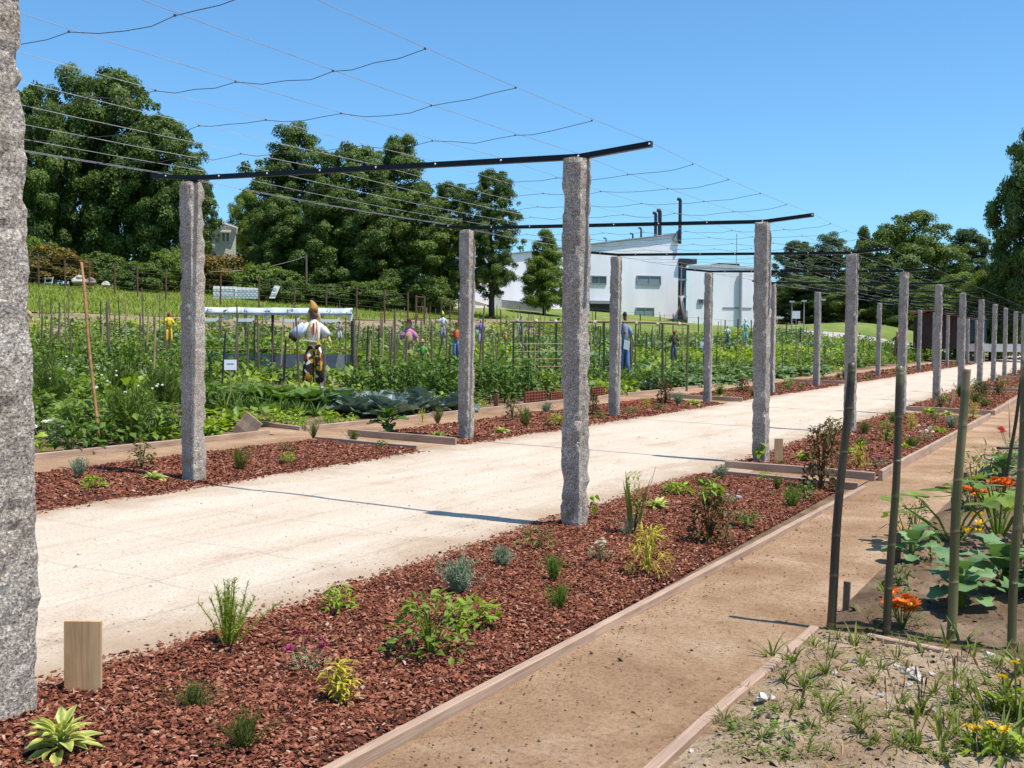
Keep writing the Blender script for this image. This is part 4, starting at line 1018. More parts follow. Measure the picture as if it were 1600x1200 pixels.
# everything behind, too many to count
FAR = {'deep': (G_DEEP, MB()), 'mid': (G_MID, MB()), 'lime': (G_LIME, MB()), 'blue': (G_BLUE, MB())}
cell = {}
for gx in np.arange(-35, -10.3, .54):
    for gy in np.arange(5, 92, .54):
        x, y = gx+U(-.25, .25), gy+U(-.25, .25)
        if y < 11.4 and x > -17.4: continue
        if x > -17.5 and 12.2 < y < 23.3 and not (x < -13.7 and y > 18.2) and not (x < -15.3 and y < 16.2): continue
        if x > -14.6 and 24.3 < y < 34.9: continue
        if x > -16 and 36.4 < y < 46.6: continue
        if y > 72 and x < -25.5: continue
        if (y % 12) > 11.3 or y % 12 < .1: continue
        if (-x-10) % 9 < .7: continue
        z = float(hgt(x, y))
        if not in_view((x, y, z+.3), 10): continue
        kc = (int(-x/4.5), int(y/3.0))
        if kc not in cell: cell[kc] = (random.choice(['deep', 'mid', 'mid', 'deep', 'lime', 'blue', 'mid', 'bare']), random.uniform(.35, .95))
        kd, h = cell[kc]
        if kd == 'bare' and rng.random() < .7: continue
        if x < -29 and rng.random() < .6: continue
        if x < -24: h = min(h, .38)
        if kd == 'bare': kd, h = 'lime', .2
        if y < 23.4: h = min(h, .38)
        if h > .8 and rng.random() < .3: h *= .6
        n_ = 34 if -x < 26 else 26
        q = U(0, 2*PI, n_); t = U(.05, 1, n_); rr = .34*np.sqrt(U(0, 1, n_))
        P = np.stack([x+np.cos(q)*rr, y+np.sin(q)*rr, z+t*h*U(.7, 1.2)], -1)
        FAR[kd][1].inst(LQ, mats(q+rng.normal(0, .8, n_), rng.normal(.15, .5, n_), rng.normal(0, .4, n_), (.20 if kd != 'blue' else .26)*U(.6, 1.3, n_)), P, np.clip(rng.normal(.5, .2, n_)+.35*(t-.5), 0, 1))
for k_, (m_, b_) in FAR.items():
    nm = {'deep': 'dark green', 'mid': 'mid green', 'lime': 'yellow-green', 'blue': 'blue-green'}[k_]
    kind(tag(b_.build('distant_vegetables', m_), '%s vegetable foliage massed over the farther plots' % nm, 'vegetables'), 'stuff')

# ------------------------------------------------------------------ stakes and canes
ST = [MB().tube([(0, 0, -.1), (.01, 0, .5), (-.005, .01, 1)], [.5, .5, .42], 6).mesh('stake', m) for m in (M_POLE, M_CANE, M_DARK)]
def stake(P, Hh, rad, mt, tilt, label, group, name='garden_stake', cat='stake'):
    o = link(name, ST[mt], None, P, (tilt[0], tilt[1], random.uniform(0, 6)), (rad*2, rad*2, Hh)); return tag(o, label, cat, group)
p = at(155, 700); q = at_dist(127, 410, math.hypot(p[0], p[1])+.5)
MBc = MB(); v = q-p
MBc.tube([v*t+[.01*math.sin(9*t), 0, 0] for t in np.linspace(0, 1, 9)], np.linspace(.021, .016, 9), 8)
tag(MBc.build('leaning_cane', plain('orange_cane', (.33, .15, .06), .6, 0, .3, 14), None, True, p), 'tall leaning orange-brown cane at the front of the left plot', 'cane')
for (px, pt, pb, mt) in ((64, 475, 560, 0), (76, 490, 570, 0), (86, 470, 540, 0), (94, 480, 555, 0), (110, 500, 575, 0), (196, 468, 545, 1), (172, 470, 530, 0), (226, 450, 545, 0), (239, 500, 560, 1), (246, 495, 560, 0)):
    d_ = U(24, 34); P = gp(px, d_); Hh = at_dist(px, pt, d_)[2]-P[2]
    stake(P, Hh, .022, mt, (U(-.05, .05), U(-.05, .05)), 'thin bean stake standing among the leafy plants left of the second granite post', 'bean stakes of the first plot')
for (px, pt, d_, mt) in ((372, 475, 28, 0), (365, 490, 27, 0), (424, 505, 30, 0), (438, 495, 30, 1), (386, 505, 29, 0), (505, 500, 34, 0)):
    P = gp(px, d_); stake(P, at_dist(px, pt, d_)[2]-P[2], .022, mt, (U(-.05, .05), U(-.05, .05)), 'thin stake in front of the white-roofed plant rack', 'stakes by the plant rack')
for (px, pt, pb, tl) in ((617, 483, 585, 0), (612, 515, 590, .05), (676, 515, 578, -.25), (746, 478, 545, .08), (698, 512, 560, 0), (755, 515, 580, 0), (658, 500, 560, 0)):
    d_ = U(24, 30); P = gp(px, d_); stake(P, at_dist(px, pt, d_)[2]-P[2], .026, 0, (0, tl, ), 'dark stake beside the pink scarecrow or the third granite post', 'dark stakes near the pink scarecrow')
k_ = 0
while k_ < 240:
    px = U(45, 1440); d_ = U(24, 66) if k_ < 190 else U(60, 88)
    P = gp(px, d_)
    if -P[0] < 10.6 or -P[0] > 35: continue
    k_ += 1
    mt_ = random.choice((0, 0, 0, 1, 2))
    stake(P, U(1.1, 1.75), U(.016, .028), mt_, (U(-.06, .06), U(-.06, .06)), ['thin brown wooden stake', 'pale cane stake', 'dark metal stake'][mt_]+' in the farther plots '+mark(px), 'stakes of the farther plots')

# ------------------------------------------------------------------ white-roofed plant rack
pR, pL = at(551, 590), None
d_ = math.hypot(pR[0], pR[1]); pLft = gp(300, d_*1.02)
rk = thing('plant_rack', 'plant rack with white plastic sheet roof and grey mesh screen behind the big scarecrow', 'plant rack', pR, math.atan2(pR[1]-pLft[1], pR[0]-pLft[0]))
Lr = float(np.linalg.norm((pLft-pR)[:2])); s_ = mpp(pR); ztop = (590-482)*s_
V = []; F = []
for k in range(15):
    x = -Lr+Lr*k/14; sag = .03*math.sin(k*1.9)
    V += [(x, -.30, ztop-.20+sag*.2), (x, -.05, ztop+sag*.25), (x, .6, ztop-.03)]
for k in range(14): F += [(3*k, 3*k+3, 3*k+4, 3*k+1), (3*k+1, 3*k+4, 3*k+5, 3*k+2)]
ro = MB().add(V, F).build('roof_sheet', plain('plastic_sheet', (.50, .55, .60), .3, 0, .25, 3), rk, True); ro.modifiers.new('s', 'SOLIDIFY').thickness = .012
for x in (-.02, -Lr*.5, -Lr+.1): MB().box((x, .02, ztop/2-.05), (.07, .07, ztop+.1)).build('post', M_DARK, rk)
MB().tube([(-Lr, -.30, ztop-.16), (0, -.30, ztop-.16)], .02, 6).build('front_rail', M_GREY, rk)
MB().box((-Lr/2, .1, .38), (Lr, .03, .55)).build('mesh_screen', plain('grey_mesh', (.20, .235, .235), .7), rk)
MB().tube([(-Lr, -.25, .82), (0, -.28, .80)], .016, 5).build('rail', M_POLE, rk)
for k, px in enumerate((333, 360, 387, 421, 456, 517, 548)):
    x = -(551-px)*s_; f = MB(); z = ztop-.36
    if k in (1, 3, 6): f.tube([(0, 0, 0), (0, 0, .2)], [.055, .085], 12)
    else: f.add(*sweep_rect([(-.28, 0, .05), (-.2, 0, 0), (.2, 0, 0), (.28, 0, .06)], .2, .09))
    t = thing('planter', '%s white planter of the row hanging in the plant rack, from the left' % ['first', 'second', 'third', 'fourth', 'fifth', 'sixth', 'last'][k], 'planter', np.array(rk.matrix_basis @ Vector((x, -.2, z))), rk.rotation_euler[2], 'white hanging planters')
    f.build('pot', M_WHITE, t); leafy(16, .09, .14, .07, LQ, 2).build('foliage', G_MID, t, loc=(0, 0, .16))
    f2 = MB().tube([(0, 0, .1), (0, .05, .34)], .006, 4).build('hanger', M_WIRE, t)
# sign in the collards
p = gp(360, 19.6); z = at_dist(360, 570, 19.6)[2]
sg = thing('plot_sign', 'small white paper sign on a stake in the collards right of the second post', 'sign', p, math.atan2(p[1], p[0])-PI/2)
MB().tube([(0, .01, 0), (0, .01, z-p[2])], .01, 5).build('stake', M_CANE, sg)
pl = MB().box((0, 0, z-p[2]), (.21, .006, .18)).build('sign_plate', plain('paper', (.82, .82, .85), .6, 0, .02), sg)
MB().box((0, -.005, z-p[2]+.02), (.12, .004, .012)).build('text_line', M_GREY, pl)
p = gp(1101, 33); z = at_dist(1101, 539, 33)[2]
sg = thing('plot_sign', 'white board sign with a blue stroke left of the fifth left-row post', 'sign', p, math.atan2(p[1], p[0])-PI/2)
MB().tube([(0, .01, 0), (0, .01, z-p[2])], .015, 5).build('stake', M_POLE, sg)
pl = MB().box((0, 0, z-p[2]), (.24, .01, .2)).build('sign_plate', MC['paper'], sg)
MB().tube([(-.1, -.01, z-p[2]-.06), (0, -.01, z-p[2]+.02), (.1, -.01, z-p[2]+.0)], .008, 4).build('stroke', plain('blue_ink', (.05, .1, .45), .5), pl)

# ------------------------------------------------------------------ bamboo trellis
a = at(1072, 612); tz = (612-507)*mpp(a)
b = gp(797, math.hypot(a[0], a[1])*1.06); 
tr = thing('bean_trellis', 'long bamboo trellis with pale tied ends across the middle plots', 'trellis', a)
rel = b-a
MB().tube([rel*t+[0, 0, tz+.03*math.sin(5*t)] for t in np.linspace(0, 1, 12)], .035, 7).build('top_pole', M_CANE, tr)
for px in (1072, 1037, 995, 948, 915, 872, 845, 802):
    t = (1072-px)/275; MB().tube([rel*t+[0, .03, -.1], rel*t+[U(-.03, .03), .03, tz-.01]], .03 if px != 995 and px != 845 else .018, 6).build('post', M_BAM, tr)
for t in np.linspace(.04, .96, 9): MB().ball(rel*t+[0, 0, tz], .06, 8, 5, .3).build('tie', plain('pale_tie', (.6, .5, .38), .8), tr)
for (t0, t1) in ((.62, .80), (.88, .76), (.94, .84)): MB().tube([rel*t0+[0, 0, 1.3], rel*t1+[0, .1, .3]], .02, 5).build('brace', M_POLE, tr)
p = gp(850, math.hypot(a[0], a[1])*1.0)
gt = thing('cane_lattice', 'square lattice of pale canes standing left of the tall front post of the second frame', 'trellis', p, math.atan2(p[1], p[0])-PI/2)
for k in range(6): MB().tube([(-.75+.3*k, 0, 0), (-.75+.3*k, 0, 1.25)], .010, 4).build('upright', M_CANE, gt)
for k in range(5): MB().tube([(-.8, -.02, .35+.2*k), (.8, -.02, .37+.2*k)], .009, 4).build('crossbar', M_CANE, gt)
# terracotta lattice panels
M_TERRA = plain('terracotta', (.30, .09, .045), .75, 0, .2)
for k, (y0, y1, hh) in enumerate(((19.35, 20.25, .27), (20.5, 21.75, .22), (22.6, 23.3, .25))):
    t = thing('lattice_panel', '%s terracotta lattice edging panel along the left plot board' % ['nearest', 'middle, longest', 'farthest'][k], 'edging panel', (-10.25, y0, float(hgt(-10.25, y0))), 0, 'terracotta lattice panels')
    MB().box((-.02, (y1-y0)/2, hh/2), (.02, y1-y0, hh-.02)).build('backing', M_TERRA, t)
    for z in np.linspace(.03, hh, 5): MB().box((.0, (y1-y0)/2, z), (.03, y1-y0, .014)).build('bar', M_TERRA, t)
    for y in np.linspace(0, y1-y0, int((y1-y0)/.1)): MB().box((.012, y, hh/2), (.025, .02, hh)).build('bar', M_TERRA, t)
p = at(775, 640); tag(MB().box((0, 0, .14), (.09, .02, .32)).build('marker_board', M_TERRA, loc=p), 'small reddish marker board at the plot edge right of the third post', 'marker')

# ------------------------------------------------------------------ scarecrows
def cloth(name, c): return plain('cloth_'+name, c, .85, 0, .15, 30)
def m_patch():
    m, nt_, b, o = mat_new('patchwork'); v = coords(nt_)
    vo = nt_.nodes.new('ShaderNodeTexVoronoi'); vo.inputs['Scale'].default_value = 9; nt_.links.new(v, vo.inputs['Vector'])
    r_ = nt_.nodes.new('ShaderNodeSeparateColor'); nt_.links.new(vo.outputs['Color'], r_.inputs[0])
    c = ramp(nt_, [(0, (.02, .015, .012)), (.42, (.03, .02, .015)), (.46, (.55, .28, .02)), (.62, (.6, .33, .03)), (.66, (.4, .03, .02)), (.82, (.03, .02, .02)), (.86, (.75, .7, .6)), (1, (.6, .3, .02))], r_.outputs[0])
    for e in nt_.nodes:
        if e.type == 'VALTORGB': e.color_ramp.interpolation = 'CONSTANT'
    nt_.links.new(c, b.inputs['Base Color']); b.inputs['Roughness'].default_value = .8; return m
M_PATCH = m_patch(); M_PATCH2 = cloth('goldbrown', (.42, .22, .05))
STRAW = plain('straw', (.50, .36, .17), .9, 0, .3, 40)
def tubes(L, noise_=.0):
    mb = MB()
    for P, r_ in L: mb.tube(P, r_, 10)
    return mb
def scarecrow(px, top, dist, label, hp=None, head=(.22, .1, .08), hat=None, hatc=None, shirt=None, arms=1.0, legs=None, shoes=None, hair=None, pole=True, base=None, extra=None, drop=0):
    p = gp(px, dist) if base is None else base
    Ht = at_dist(px, top, dist)[2]-p[2]
    t = thing('scarecrow', label, 'scarecrow', p, math.atan2(p[1], p[0])-PI/2)
    fig = min(Ht, (hp or 100)*dist/FOC); z0 = Ht-fig; u = fig/2.0            # figure height, lifted on its pole
    if pole: MB().tube([(0, .06*u, -.1), (0, .06*u, z0+1.5*u)], .022, 6).build('pole', M_POLE, t)
    Z = lambda v: z0+v*u
    if legs:
        b = MB()
        for sx in (-1, 1):
            b.tube([(sx*.06*u, 0, Z(.98)), (sx*.12*u, -.01, Z(.72)), (sx*.15*u, -.02, Z(.4)), (sx*.19*u, 0, Z(.1))], [.10*u, .135*u, .125*u, .115*u], 10)
        b.tube([(0, 0, Z(1.08)), (0, 0, Z(.98)), (0, 0, Z(.86))], [.15*u, .17*u, .12*u], 10); b.rough(.03*u, 6/u).build('trousers', legs, t, True)
    if shoes:
        for sx in (-1, 1): MB().ball((sx*.2*u, -.05*u, Z(.05)), (.09*u, .15*u, .06*u), 8, 6, .15).build('shoe', shoes, t, True)
    if shirt:
        MB().tube([(0, 0, Z(.98)), (0, -.01, Z(1.15)), (0, 0, Z(1.38)), (0, 0, Z(1.48)), (0, 0, Z(1.54))], [.16*u, .18*u, .19*u, .14*u, .06*u], 12).rough(.018*u, 7/u).build('shirt', shirt, t, True)
        if arms:
            for sx in (-1, 1):
                MB().tube([(sx*.12*u, 0, Z(1.42)), (sx*.27*u, -.02, Z(1.36-.05*arms)), (sx*.38*u, -.05, Z(1.18))], [.085*u, .095*u, .10*u], 9).rough(.018*u, 7/u).build('sleeve', shirt, t, True)
                MB().tube([(sx*.37*u, -.05, Z(1.2)), (sx*.43*u, -.08, Z(1.06)), (sx*.45*u, -.1, Z(.98))], [.04*u, .045*u, .02*u], 7).build('arm', STRAW, t, True)
    hm = plain('face_%d' % int(head[0]*1000), head, .8, 0, .2, 12)
    MB().ball((0, -.01, Z(1.66)), (.10*u, .11*u, .14*u), 12, 9, .12).rough(.018*u, 7/u).build('head', hm, t, True)
    if hair:
        for sx in (-1, 1): MB().tube([(sx*.07*u, .03, Z(1.76)), (sx*.13*u, .02, Z(1.62)), (sx*.13*u, .0, Z(1.45))], [.05*u, .06*u, .02*u], 7).rough(.018*u, 7/u).build('hair', hair, t, True)
    if hat == 'cone': MB().tube([(0, 0, Z(1.72)), (.0, 0, Z(1.80)), (-.03*u, 0, Z(1.89)), (-.07*u, 0, Z(1.97))], [.13*u, .12*u, .07*u, .015*u], 10).rough(.018*u, 7/u).build('hat', hatc, t, True)
    elif hat == 'brim':
        h_ = MB().tube([(0, 0, Z(1.76)), (0, 0, Z(1.85)), (0, 0, Z(1.9))], [.11*u, .10*u, .06*u], 12).rough(.018*u, 7/u).build('hat', hatc, t, True)
        MB().tube([(0, 0, Z(1.755)), (0, 0, Z(1.775))], [.22*u, .20*u], 14).build('brim', hatc, h_, True)
    elif hat == 'cap':
        h_ = MB().ball((0, 0, Z(1.75)), (.115*u, .12*u, .09*u), 12, 7, .05).rough(.018*u, 7/u).build('hat', hatc, t, True)
        MB().box((0, -.14*u, Z(1.73)), (.16*u, .12*u, .015*u)).build('visor', hatc, h_)
    elif hat == 'petals':
        MB().inst(leaf_tpl(2, .5, .1, .2), mats(np.arange(12)*PI/6, np.full(12, .05), 0, .17*u), np.zeros((12, 3)), U(0, 1, 12)).build('hat', hatc, t).matrix_basis = Matrix.Translation((0, -.03, Z(1.68))) @ Matrix.Rotation(PI/2, 4, 'X')
    if extra: extra(t, Z, u)
    for c_ in t.children: c_.scale = (.74, .8, 1) if px not in (490, 976) else (.82, .85, 1) if px == 490 else (.55, .7, 1)
    return t
def big_extra(t, Z, u):
    yel = cloth('yellow', (.65, .36, .02)); 
    for sx in (-1, 1): MB().tube([(sx*.10*u, -.19*u, Z(1.04)), (sx*.10*u, -.205*u, Z(1.3)), (sx*.08*u, -.13*u, Z(1.5))], .018*u, 5).build('brace', yel, t)
    MB().box((.0, -.20*u, Z(1.33)), (.05*u, .02, .26*u)).build('tie', cloth('red', (.45, .03, .03)), t)
    MB().tube([(0, 0, Z(1.0)), (0, 0, Z(1.07))], [.19*u, .185*u], 14).build('belt', yel, t)
    MB().box((-.08*u, -.2*u, Z(1.08)), (.34*u, .03, .03*u), Matrix.Rotation(.12, 3, 'Y')).build('sash', cloth('white', (.7, .68, .65)), t)
    MB().tube([(-.24*u, -.04, Z(1.42)), (-.40*u, -.06, Z(1.30)), (-.50*u, -.06, Z(1.18))], [.08*u, .11*u, .12*u], 9).build('puffed_cuff', cloth('skyblue', (.42, .50, .66)), t, True)
    MB().tube([(-.50*u, -.06, Z(1.20)), (-.56*u, -.07, Z(1.10))], [.125*u, .11*u], 9).build('cuff_band', M_PATCH, t, True)
scarecrow(490, 466, 25.5, 'big scarecrow in patchwork trousers, white shirt and pointed yellow hat', 150, (.16, .07, .06), 'cone', M_PATCH2, cloth('white', (.7, .68, .65)), 1, M_PATCH, cloth('paleblue', (.35, .42, .5)), STRAW, True, extra=big_extra, base=gp(490, 25.5))
def pink_extra(t, Z, u):
    MB().ball((-.02, -.22*u, Z(1.2)), (.17*u, .03, .2*u), 12, 8, .1).build('straw_apron', STRAW, t, True)
    for sx in (-1, 1): MB().tube([(sx*.2*u, 0, Z(1.0)), (sx*.26*u, 0, Z(.6)), (sx*.22*u, 0, Z(.35))], [.06*u, .05*u, .02*u], 6).build('straw_leg', STRAW, t, True)
    MB().box((0, -.25*u, Z(.72)), (.3*u, .02, .1*u)).build('name_board', cloth('straw', (.6, .5, .25)), t)
scarecrow(639, 492, 30, 'pink scarecrow with straw apron and small dark red hat', 88, (.5, .33, .17), 'brim', cloth('darkred', (.16, .03, .02)), cloth('pink', (.50, .16, .36)), 1, None, None, STRAW, True, extra=pink_extra)
scarecrow(660, 527, 26, 'straw scarecrow with a green top beside the pink one', 55, (.5, .33, .15), 'brim', STRAW, cloth('green', (.12, .28, .06)), 1, None, None, STRAW)
scarecrow(692, 485, 42, 'white scarecrow with a yellow pointed hat left of the third granite post', 45, (.15, .13, .12), 'cone', cloth('lemon', (.7, .65, .1)), cloth('offwhite', (.6, .6, .62)), 1, cloth('grey', (.3, .3, .32)))
scarecrow(713, 500, 32, 'scarecrow in orange shirt and blue trousers half behind the third granite post', 62, (.4, .26, .14), 'brim', cloth('darkred', (.16, .03, .02)), cloth('orange', (.6, .13, .03)), 1, cloth('denim', (.12, .2, .35)))
scarecrow(751, 494, 40, 'purple scarecrow with a pink head right of the third granite post', 46, (.55, .28, .24), None, None, cloth('purple', (.2, .14, .42)), 1, cloth('lilac', (.4, .38, .5)))
scarecrow(790, 515, 30, 'orange straw bundle scarecrow near the left end of the trellis', 32, (.5, .22, .04), None, None, cloth('amber', (.5, .22, .03)), 0, None, None, STRAW)
scarecrow(814, 490, 44, 'scarecrow in blue dungarees and straw hat at the trellis end', 34, (.5, .3, .2), 'brim', STRAW, cloth('denim', (.12, .2, .35)), 1, cloth('denim', (.12, .2, .35)))
def bag_extra(t, Z, u):
    MB().box((.10*u, -.2*u, Z(.9)), (.3*u, .06, .26*u), Matrix.Rotation(.15, 3, 'Y')).build('bag', M_WHITE, t)
    MB().ball((.0, -.2*u, Z(1.25)), (.05*u, .02, .05*u), 8, 6).build('patch', cloth('red', (.45, .03, .03)), t, True)
    MB().tube([(0, 0, Z(1.46)), (0, 0, Z(1.55))], [.14*u, .09*u], 10).build('scarf', cloth('red', (.45, .03, .03)), t, True)
scarecrow(976, 478, 31, 'denim-blue scarecrow with red scarf, dark cap and white bag at the trellis', 110, (.25, .07, .05), 'cap', cloth('black', (.02, .02, .025)), cloth('lightdenim', (.2, .26, .33)), 1, cloth('denim', (.12, .2, .35)), None, None, True, extra=bag_extra)
scarecrow(1053, 512, 38, 'dark brown scarecrow in a red cap behind the trellis end', 52, (.10, .05, .04), 'cap', cloth('red', (.45, .03, .03)), cloth('brown', (.09, .05, .035)), 1, cloth('slate', (.12, .14, .18)))
def dots_extra(t, Z, u):
    for (x, z) in ((-.1, 1.3), (.08, 1.36), (0, 1.18), (.11, 1.14), (-.09, 1.08)): MB().ball((x*u, -.17*u, Z(z)), (.03*u, .03*u, .03*u), 7, 5).build('dot', cloth('black', (.02, .02, .025)), t, True)
scarecrow(264, 482, 36, 'sunflower-headed scarecrow in a yellow suit with black dots', 55, (.12, .03, .03), 'petals', F_ORA, cloth('sunyellow', (.75, .5, .02)), 1, cloth('sunyellow', (.75, .5, .02)), None, None, True, extra=dots_extra)
scarecrow(38, 462, 24, 'tan clothed scarecrow peeping out behind the nearest granite post', 75, (.4, .26, .16), 'brim', STRAW, cloth('tan', (.45, .30, .17)), 1, cloth('tan', (.45, .30, .17)))
scarecrow(311, 500, 27, 'white-sleeved scarecrow hidden behind the second granite post', 45, (.4, .3, .2), None, None, cloth('whitegrey', (.55, .56, .6)), 1, cloth('grey', (.3, .3, .32)))
scarecrow(531, 498, 33, 'small grey and white scarecrow at the right end of the plant rack', 34, (.2, .2, .2), 'cap', cloth('lemon', (.7, .65, .1)), cloth('grey', (.3, .3, .32)), 1, cloth('offwhite', (.6, .6, .62)))
scarecrow(1164, 495, 48, 'white and green scarecrow in front of the white wing', 38, (.6, .58, .55), 'cone', M_WHITE, cloth('mint', (.25, .5, .4)), 1, cloth('mint', (.25, .5, .4)))
scarecrow(1136, 506, 46, 'small white-shirted scarecrow left of the white and green one', 30, (.3, .12, .08), None, None, cloth('offwhite', (.6, .6, .62)), 1, cloth('slate', (.12, .14, .18)))
def bucket(t, Z, u): MB().tube([(.35, -.1, Z(1.1)), (.35, -.1, Z(1.4))], [.16, .2], 12).build('bucket', cloth('blue', (.05, .2, .5)), t, True)
scarecrow(1401, 514, 52, 'scarecrow in a straw hat holding a blue bucket near the brown shed', 42, (.4, .25, .15), 'brim', STRAW, cloth('khaki', (.16, .11, .06)), 1, cloth('khaki', (.16, .11, .06)), None, None, True, extra=bucket)

# ================================================================== BED PLANTS (near)
LT = {}
def leafmesh(key, tpl, mat, rs=(.2, .5, .8)):
    if key not in LT: LT[key] = [MB().add(tpl[0], tpl[1][0], r if key != 'sage' else np.where(np.abs(tpl[0][:, 0]) > .02, 1.0, .25*r)).mesh('leaf', mat, True) for r in rs]
    return LT[key]
def leaf_parts(t, meshes, az, el, L, base=None, roll=None):
    n_ = len(az); Mx = mats(az, el, rng.normal(0, .2, n_) if roll is None else roll, L)
    for i in range(n_):
        m = Matrix.Identity(4)
        for a in range(3):
            for b in range(3): m[a][b] = Mx[i][a][b]
            m[a][3] = 0 if base is None else base[i][a]
        link('leaf', random.choice(meshes), t).matrix_basis = m
G_SAGE = leafm('sage_leaf', (.12, .20, .07), (.50, .50, .20), .3)
G_BASIL = leafm('basil_leaf', (.13, .22, .02), (.24, .35, .035), .35)
G_HEATH = leafm('heather_leaf', (.05, .075, .022), (.11, .15, .04), .2)
G_SILV = leafm('silver_leaf', (.13, .18, .16), (.26, .33, .30), .1, .7)
G_VARI = leafm('variegated_leaf', (.16, .22, .06), (.42, .46, .22), .3)
G_CYP = leafm('feather_leaf', (.14, .20, .03), (.27, .33, .07), .3)
G_ROSE = leafm('rose_leaf', (.05, .055, .02), (.11, .12, .035), .25, c3=(.16, .05, .03))
OVAL = leaf_tpl(3, .5, .18, .5, .08, .4)
def flowers(t, n_, spread, h0, h1, r, mat, stem=G_MID, centre=None, np_=9, rows_=2):
    me = flower_mb(1, np_, rows_).mesh('flower', mat)
    for k in range(n_):
        a = U(0, 6.28); q = spread*U(.2, 1); P = (math.cos(a)*q, math.sin(a)*q, U(h0, h1))
        MB().tube([(P[0]*.3, P[1]*.3, .1), (P[0]*.8, P[1]*.8, P[2]*.6), P], [.012, .01, .008], 4, False).build('stem', stem, t)
        f = link('flower', me, t, P, (U(-.5, .5), U(-.5, .5), U(0, 6)), r)
        if centre: link('centre', flowers_centre(centre), f, (0, 0, .06), None, 1)
_fc = {}
def flowers_centre(m):
    if m.name not in _fc: _fc[m.name] = MB().ball((0, 0, 0), (.28, .28, .14), 8, 5, .2).mesh('centre', m, True)
    return _fc[m.name]
def bedplant(px, py, hpx, kd, label, cat='plant', name='bed_plant', w=1.0):
    p = at(px, py); s = hpx*mpp(p)*1.18; p = p+np.array([0, 0, .025 if -3.95 < p[0] < -2.2 or p[0] < -7.2 else 0])
    t = thing(name, label, cat, p, U(0, 6.28), None, 1); t.scale = (s*w, s*w, s)
    if kd == 'sage':
        n_ = 44; az = np.arange(n_)*2.4+U(-.5, .5, n_); tt = np.arange(n_)/n_
        leaf_parts(t, leafmesh('sage', leaf_tpl(4, .36, .2, .6, .1, .45), G_SAGE), az, .15+tt*1.0, (1-.45*tt)*.62*U(.8, 1.2, n_), np.stack([np.cos(az)*.1, np.sin(az)*.1, .1+.45*tt], -1))
        MB().tube([(0, 0, -.05), (0, 0, .5)], [.05, .03], 5).build('stem', G_MID, t)
    elif kd == 'feather': feathery(34, 1, .75, 70, .12).build('foliage', G_CYP, t)
    elif kd == 'fern': feathery(44, 1, .8, 32, .2).build('foliage', G_OLIVE, t)
    elif kd == 'ferngreen': feathery(50, 1, 1.0, 34, .22).build('foliage', G_MID, t)
    elif kd == 'heather': feathery(80, 1, 1.2, 34, .16).build('foliage', G_HEATH, t)
    elif kd == 'silver': feathery(80, 1, .85, 34, .2).build('foliage', G_SILV, t)
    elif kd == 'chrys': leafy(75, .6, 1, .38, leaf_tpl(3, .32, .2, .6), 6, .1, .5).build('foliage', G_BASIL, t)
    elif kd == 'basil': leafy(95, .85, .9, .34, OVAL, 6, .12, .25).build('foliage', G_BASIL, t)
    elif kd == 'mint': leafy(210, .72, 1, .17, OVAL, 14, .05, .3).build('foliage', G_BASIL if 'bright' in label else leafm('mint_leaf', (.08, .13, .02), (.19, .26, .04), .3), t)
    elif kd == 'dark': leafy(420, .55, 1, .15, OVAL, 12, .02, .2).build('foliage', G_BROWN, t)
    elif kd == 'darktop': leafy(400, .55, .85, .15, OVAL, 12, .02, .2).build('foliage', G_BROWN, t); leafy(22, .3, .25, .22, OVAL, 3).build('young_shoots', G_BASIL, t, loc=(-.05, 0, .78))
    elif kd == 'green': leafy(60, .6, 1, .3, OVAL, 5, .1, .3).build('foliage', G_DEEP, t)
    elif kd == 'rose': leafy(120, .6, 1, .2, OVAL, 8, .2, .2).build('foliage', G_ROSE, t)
    elif kd == 'lily':
        mb = MB()
        for k in range(7):
            a = U(0, 6.28); q = U(.1, .38); h = U(.55, 1); n_ = 11; tt = U(.15, 1, n_); az = np.arange(n_)*2.4+k
            mb.tube([(math.cos(a)*q*.5, math.sin(a)*q*.5, 0), (math.cos(a)*q, math.sin(a)*q, h)], [.015, .01], 4, False, .3)
            mb.inst(LANCE, mats(az, rng.normal(.25, .35, n_), 0, .34*U(.7, 1.2, n_)), np.stack([math.cos(a)*q*(.5+.5*tt), math.sin(a)*q*(.5+.5*tt), h*tt], -1), U(.2, 1, n_))
        mb.build('foliage', G_YEL, t)
    elif kd == 'golden': leafy(190, .52, 1, .24, leaf_tpl(3, .15, .2, .8), 11, .05, .4).build('foliage', G_YEL, t)
    elif kd == 'vari': rosette(24, .9, leaf_tpl(3, .42, .15, .7), .15, 1.2).build('foliage', G_VARI, t)
    elif kd == 'limeros': rosette(26, .9, leaf_tpl(3, .34, .15, .7), .2, 1.3).build('foliage', G_LIME, t)
    elif kd.startswith('pink'):
        m = {'pinkm': F_MAG, 'pinkw': F_WHI, 'pinkl': F_LIL, 'pinkr': F_RED, 'pinkp': F_PINK}[kd]
        leafy(70, .6, .55, .25, leaf_tpl(2, .22, .2, .5), 5, .1, .6).build('foliage', G_GREY if kd != 'pinkr' else G_MID, t); flowers(t, 7 if kd != 'pinkl' else 9, .75, .55, 1.0, .17 if kd != 'pinkl' else .14, m, G_GREY)
    elif kd == 'gladiolus':
        blades(12, 1, .16, leaf_tpl(4, .075, .25, .25, .03, .3)).build('foliage', G_OLIVE, t)
        for k in range(5):
            a = U(0, 6); MB().inst(LANCE, mats(np.arange(24)*2.4, np.full(24, .9), 0, .12), np.stack([np.full(24, math.cos(a)*.10), np.full(24, math.sin(a)*.10), np.linspace(.3, 1.0, 24)], -1), U(.2, .8, 24)).build('flower_spike', G_CYP, t)
        feathery(30, .42, .35, 24, .1).build('low_foliage', G_SILV, t, loc=(-.12, 0, 0))
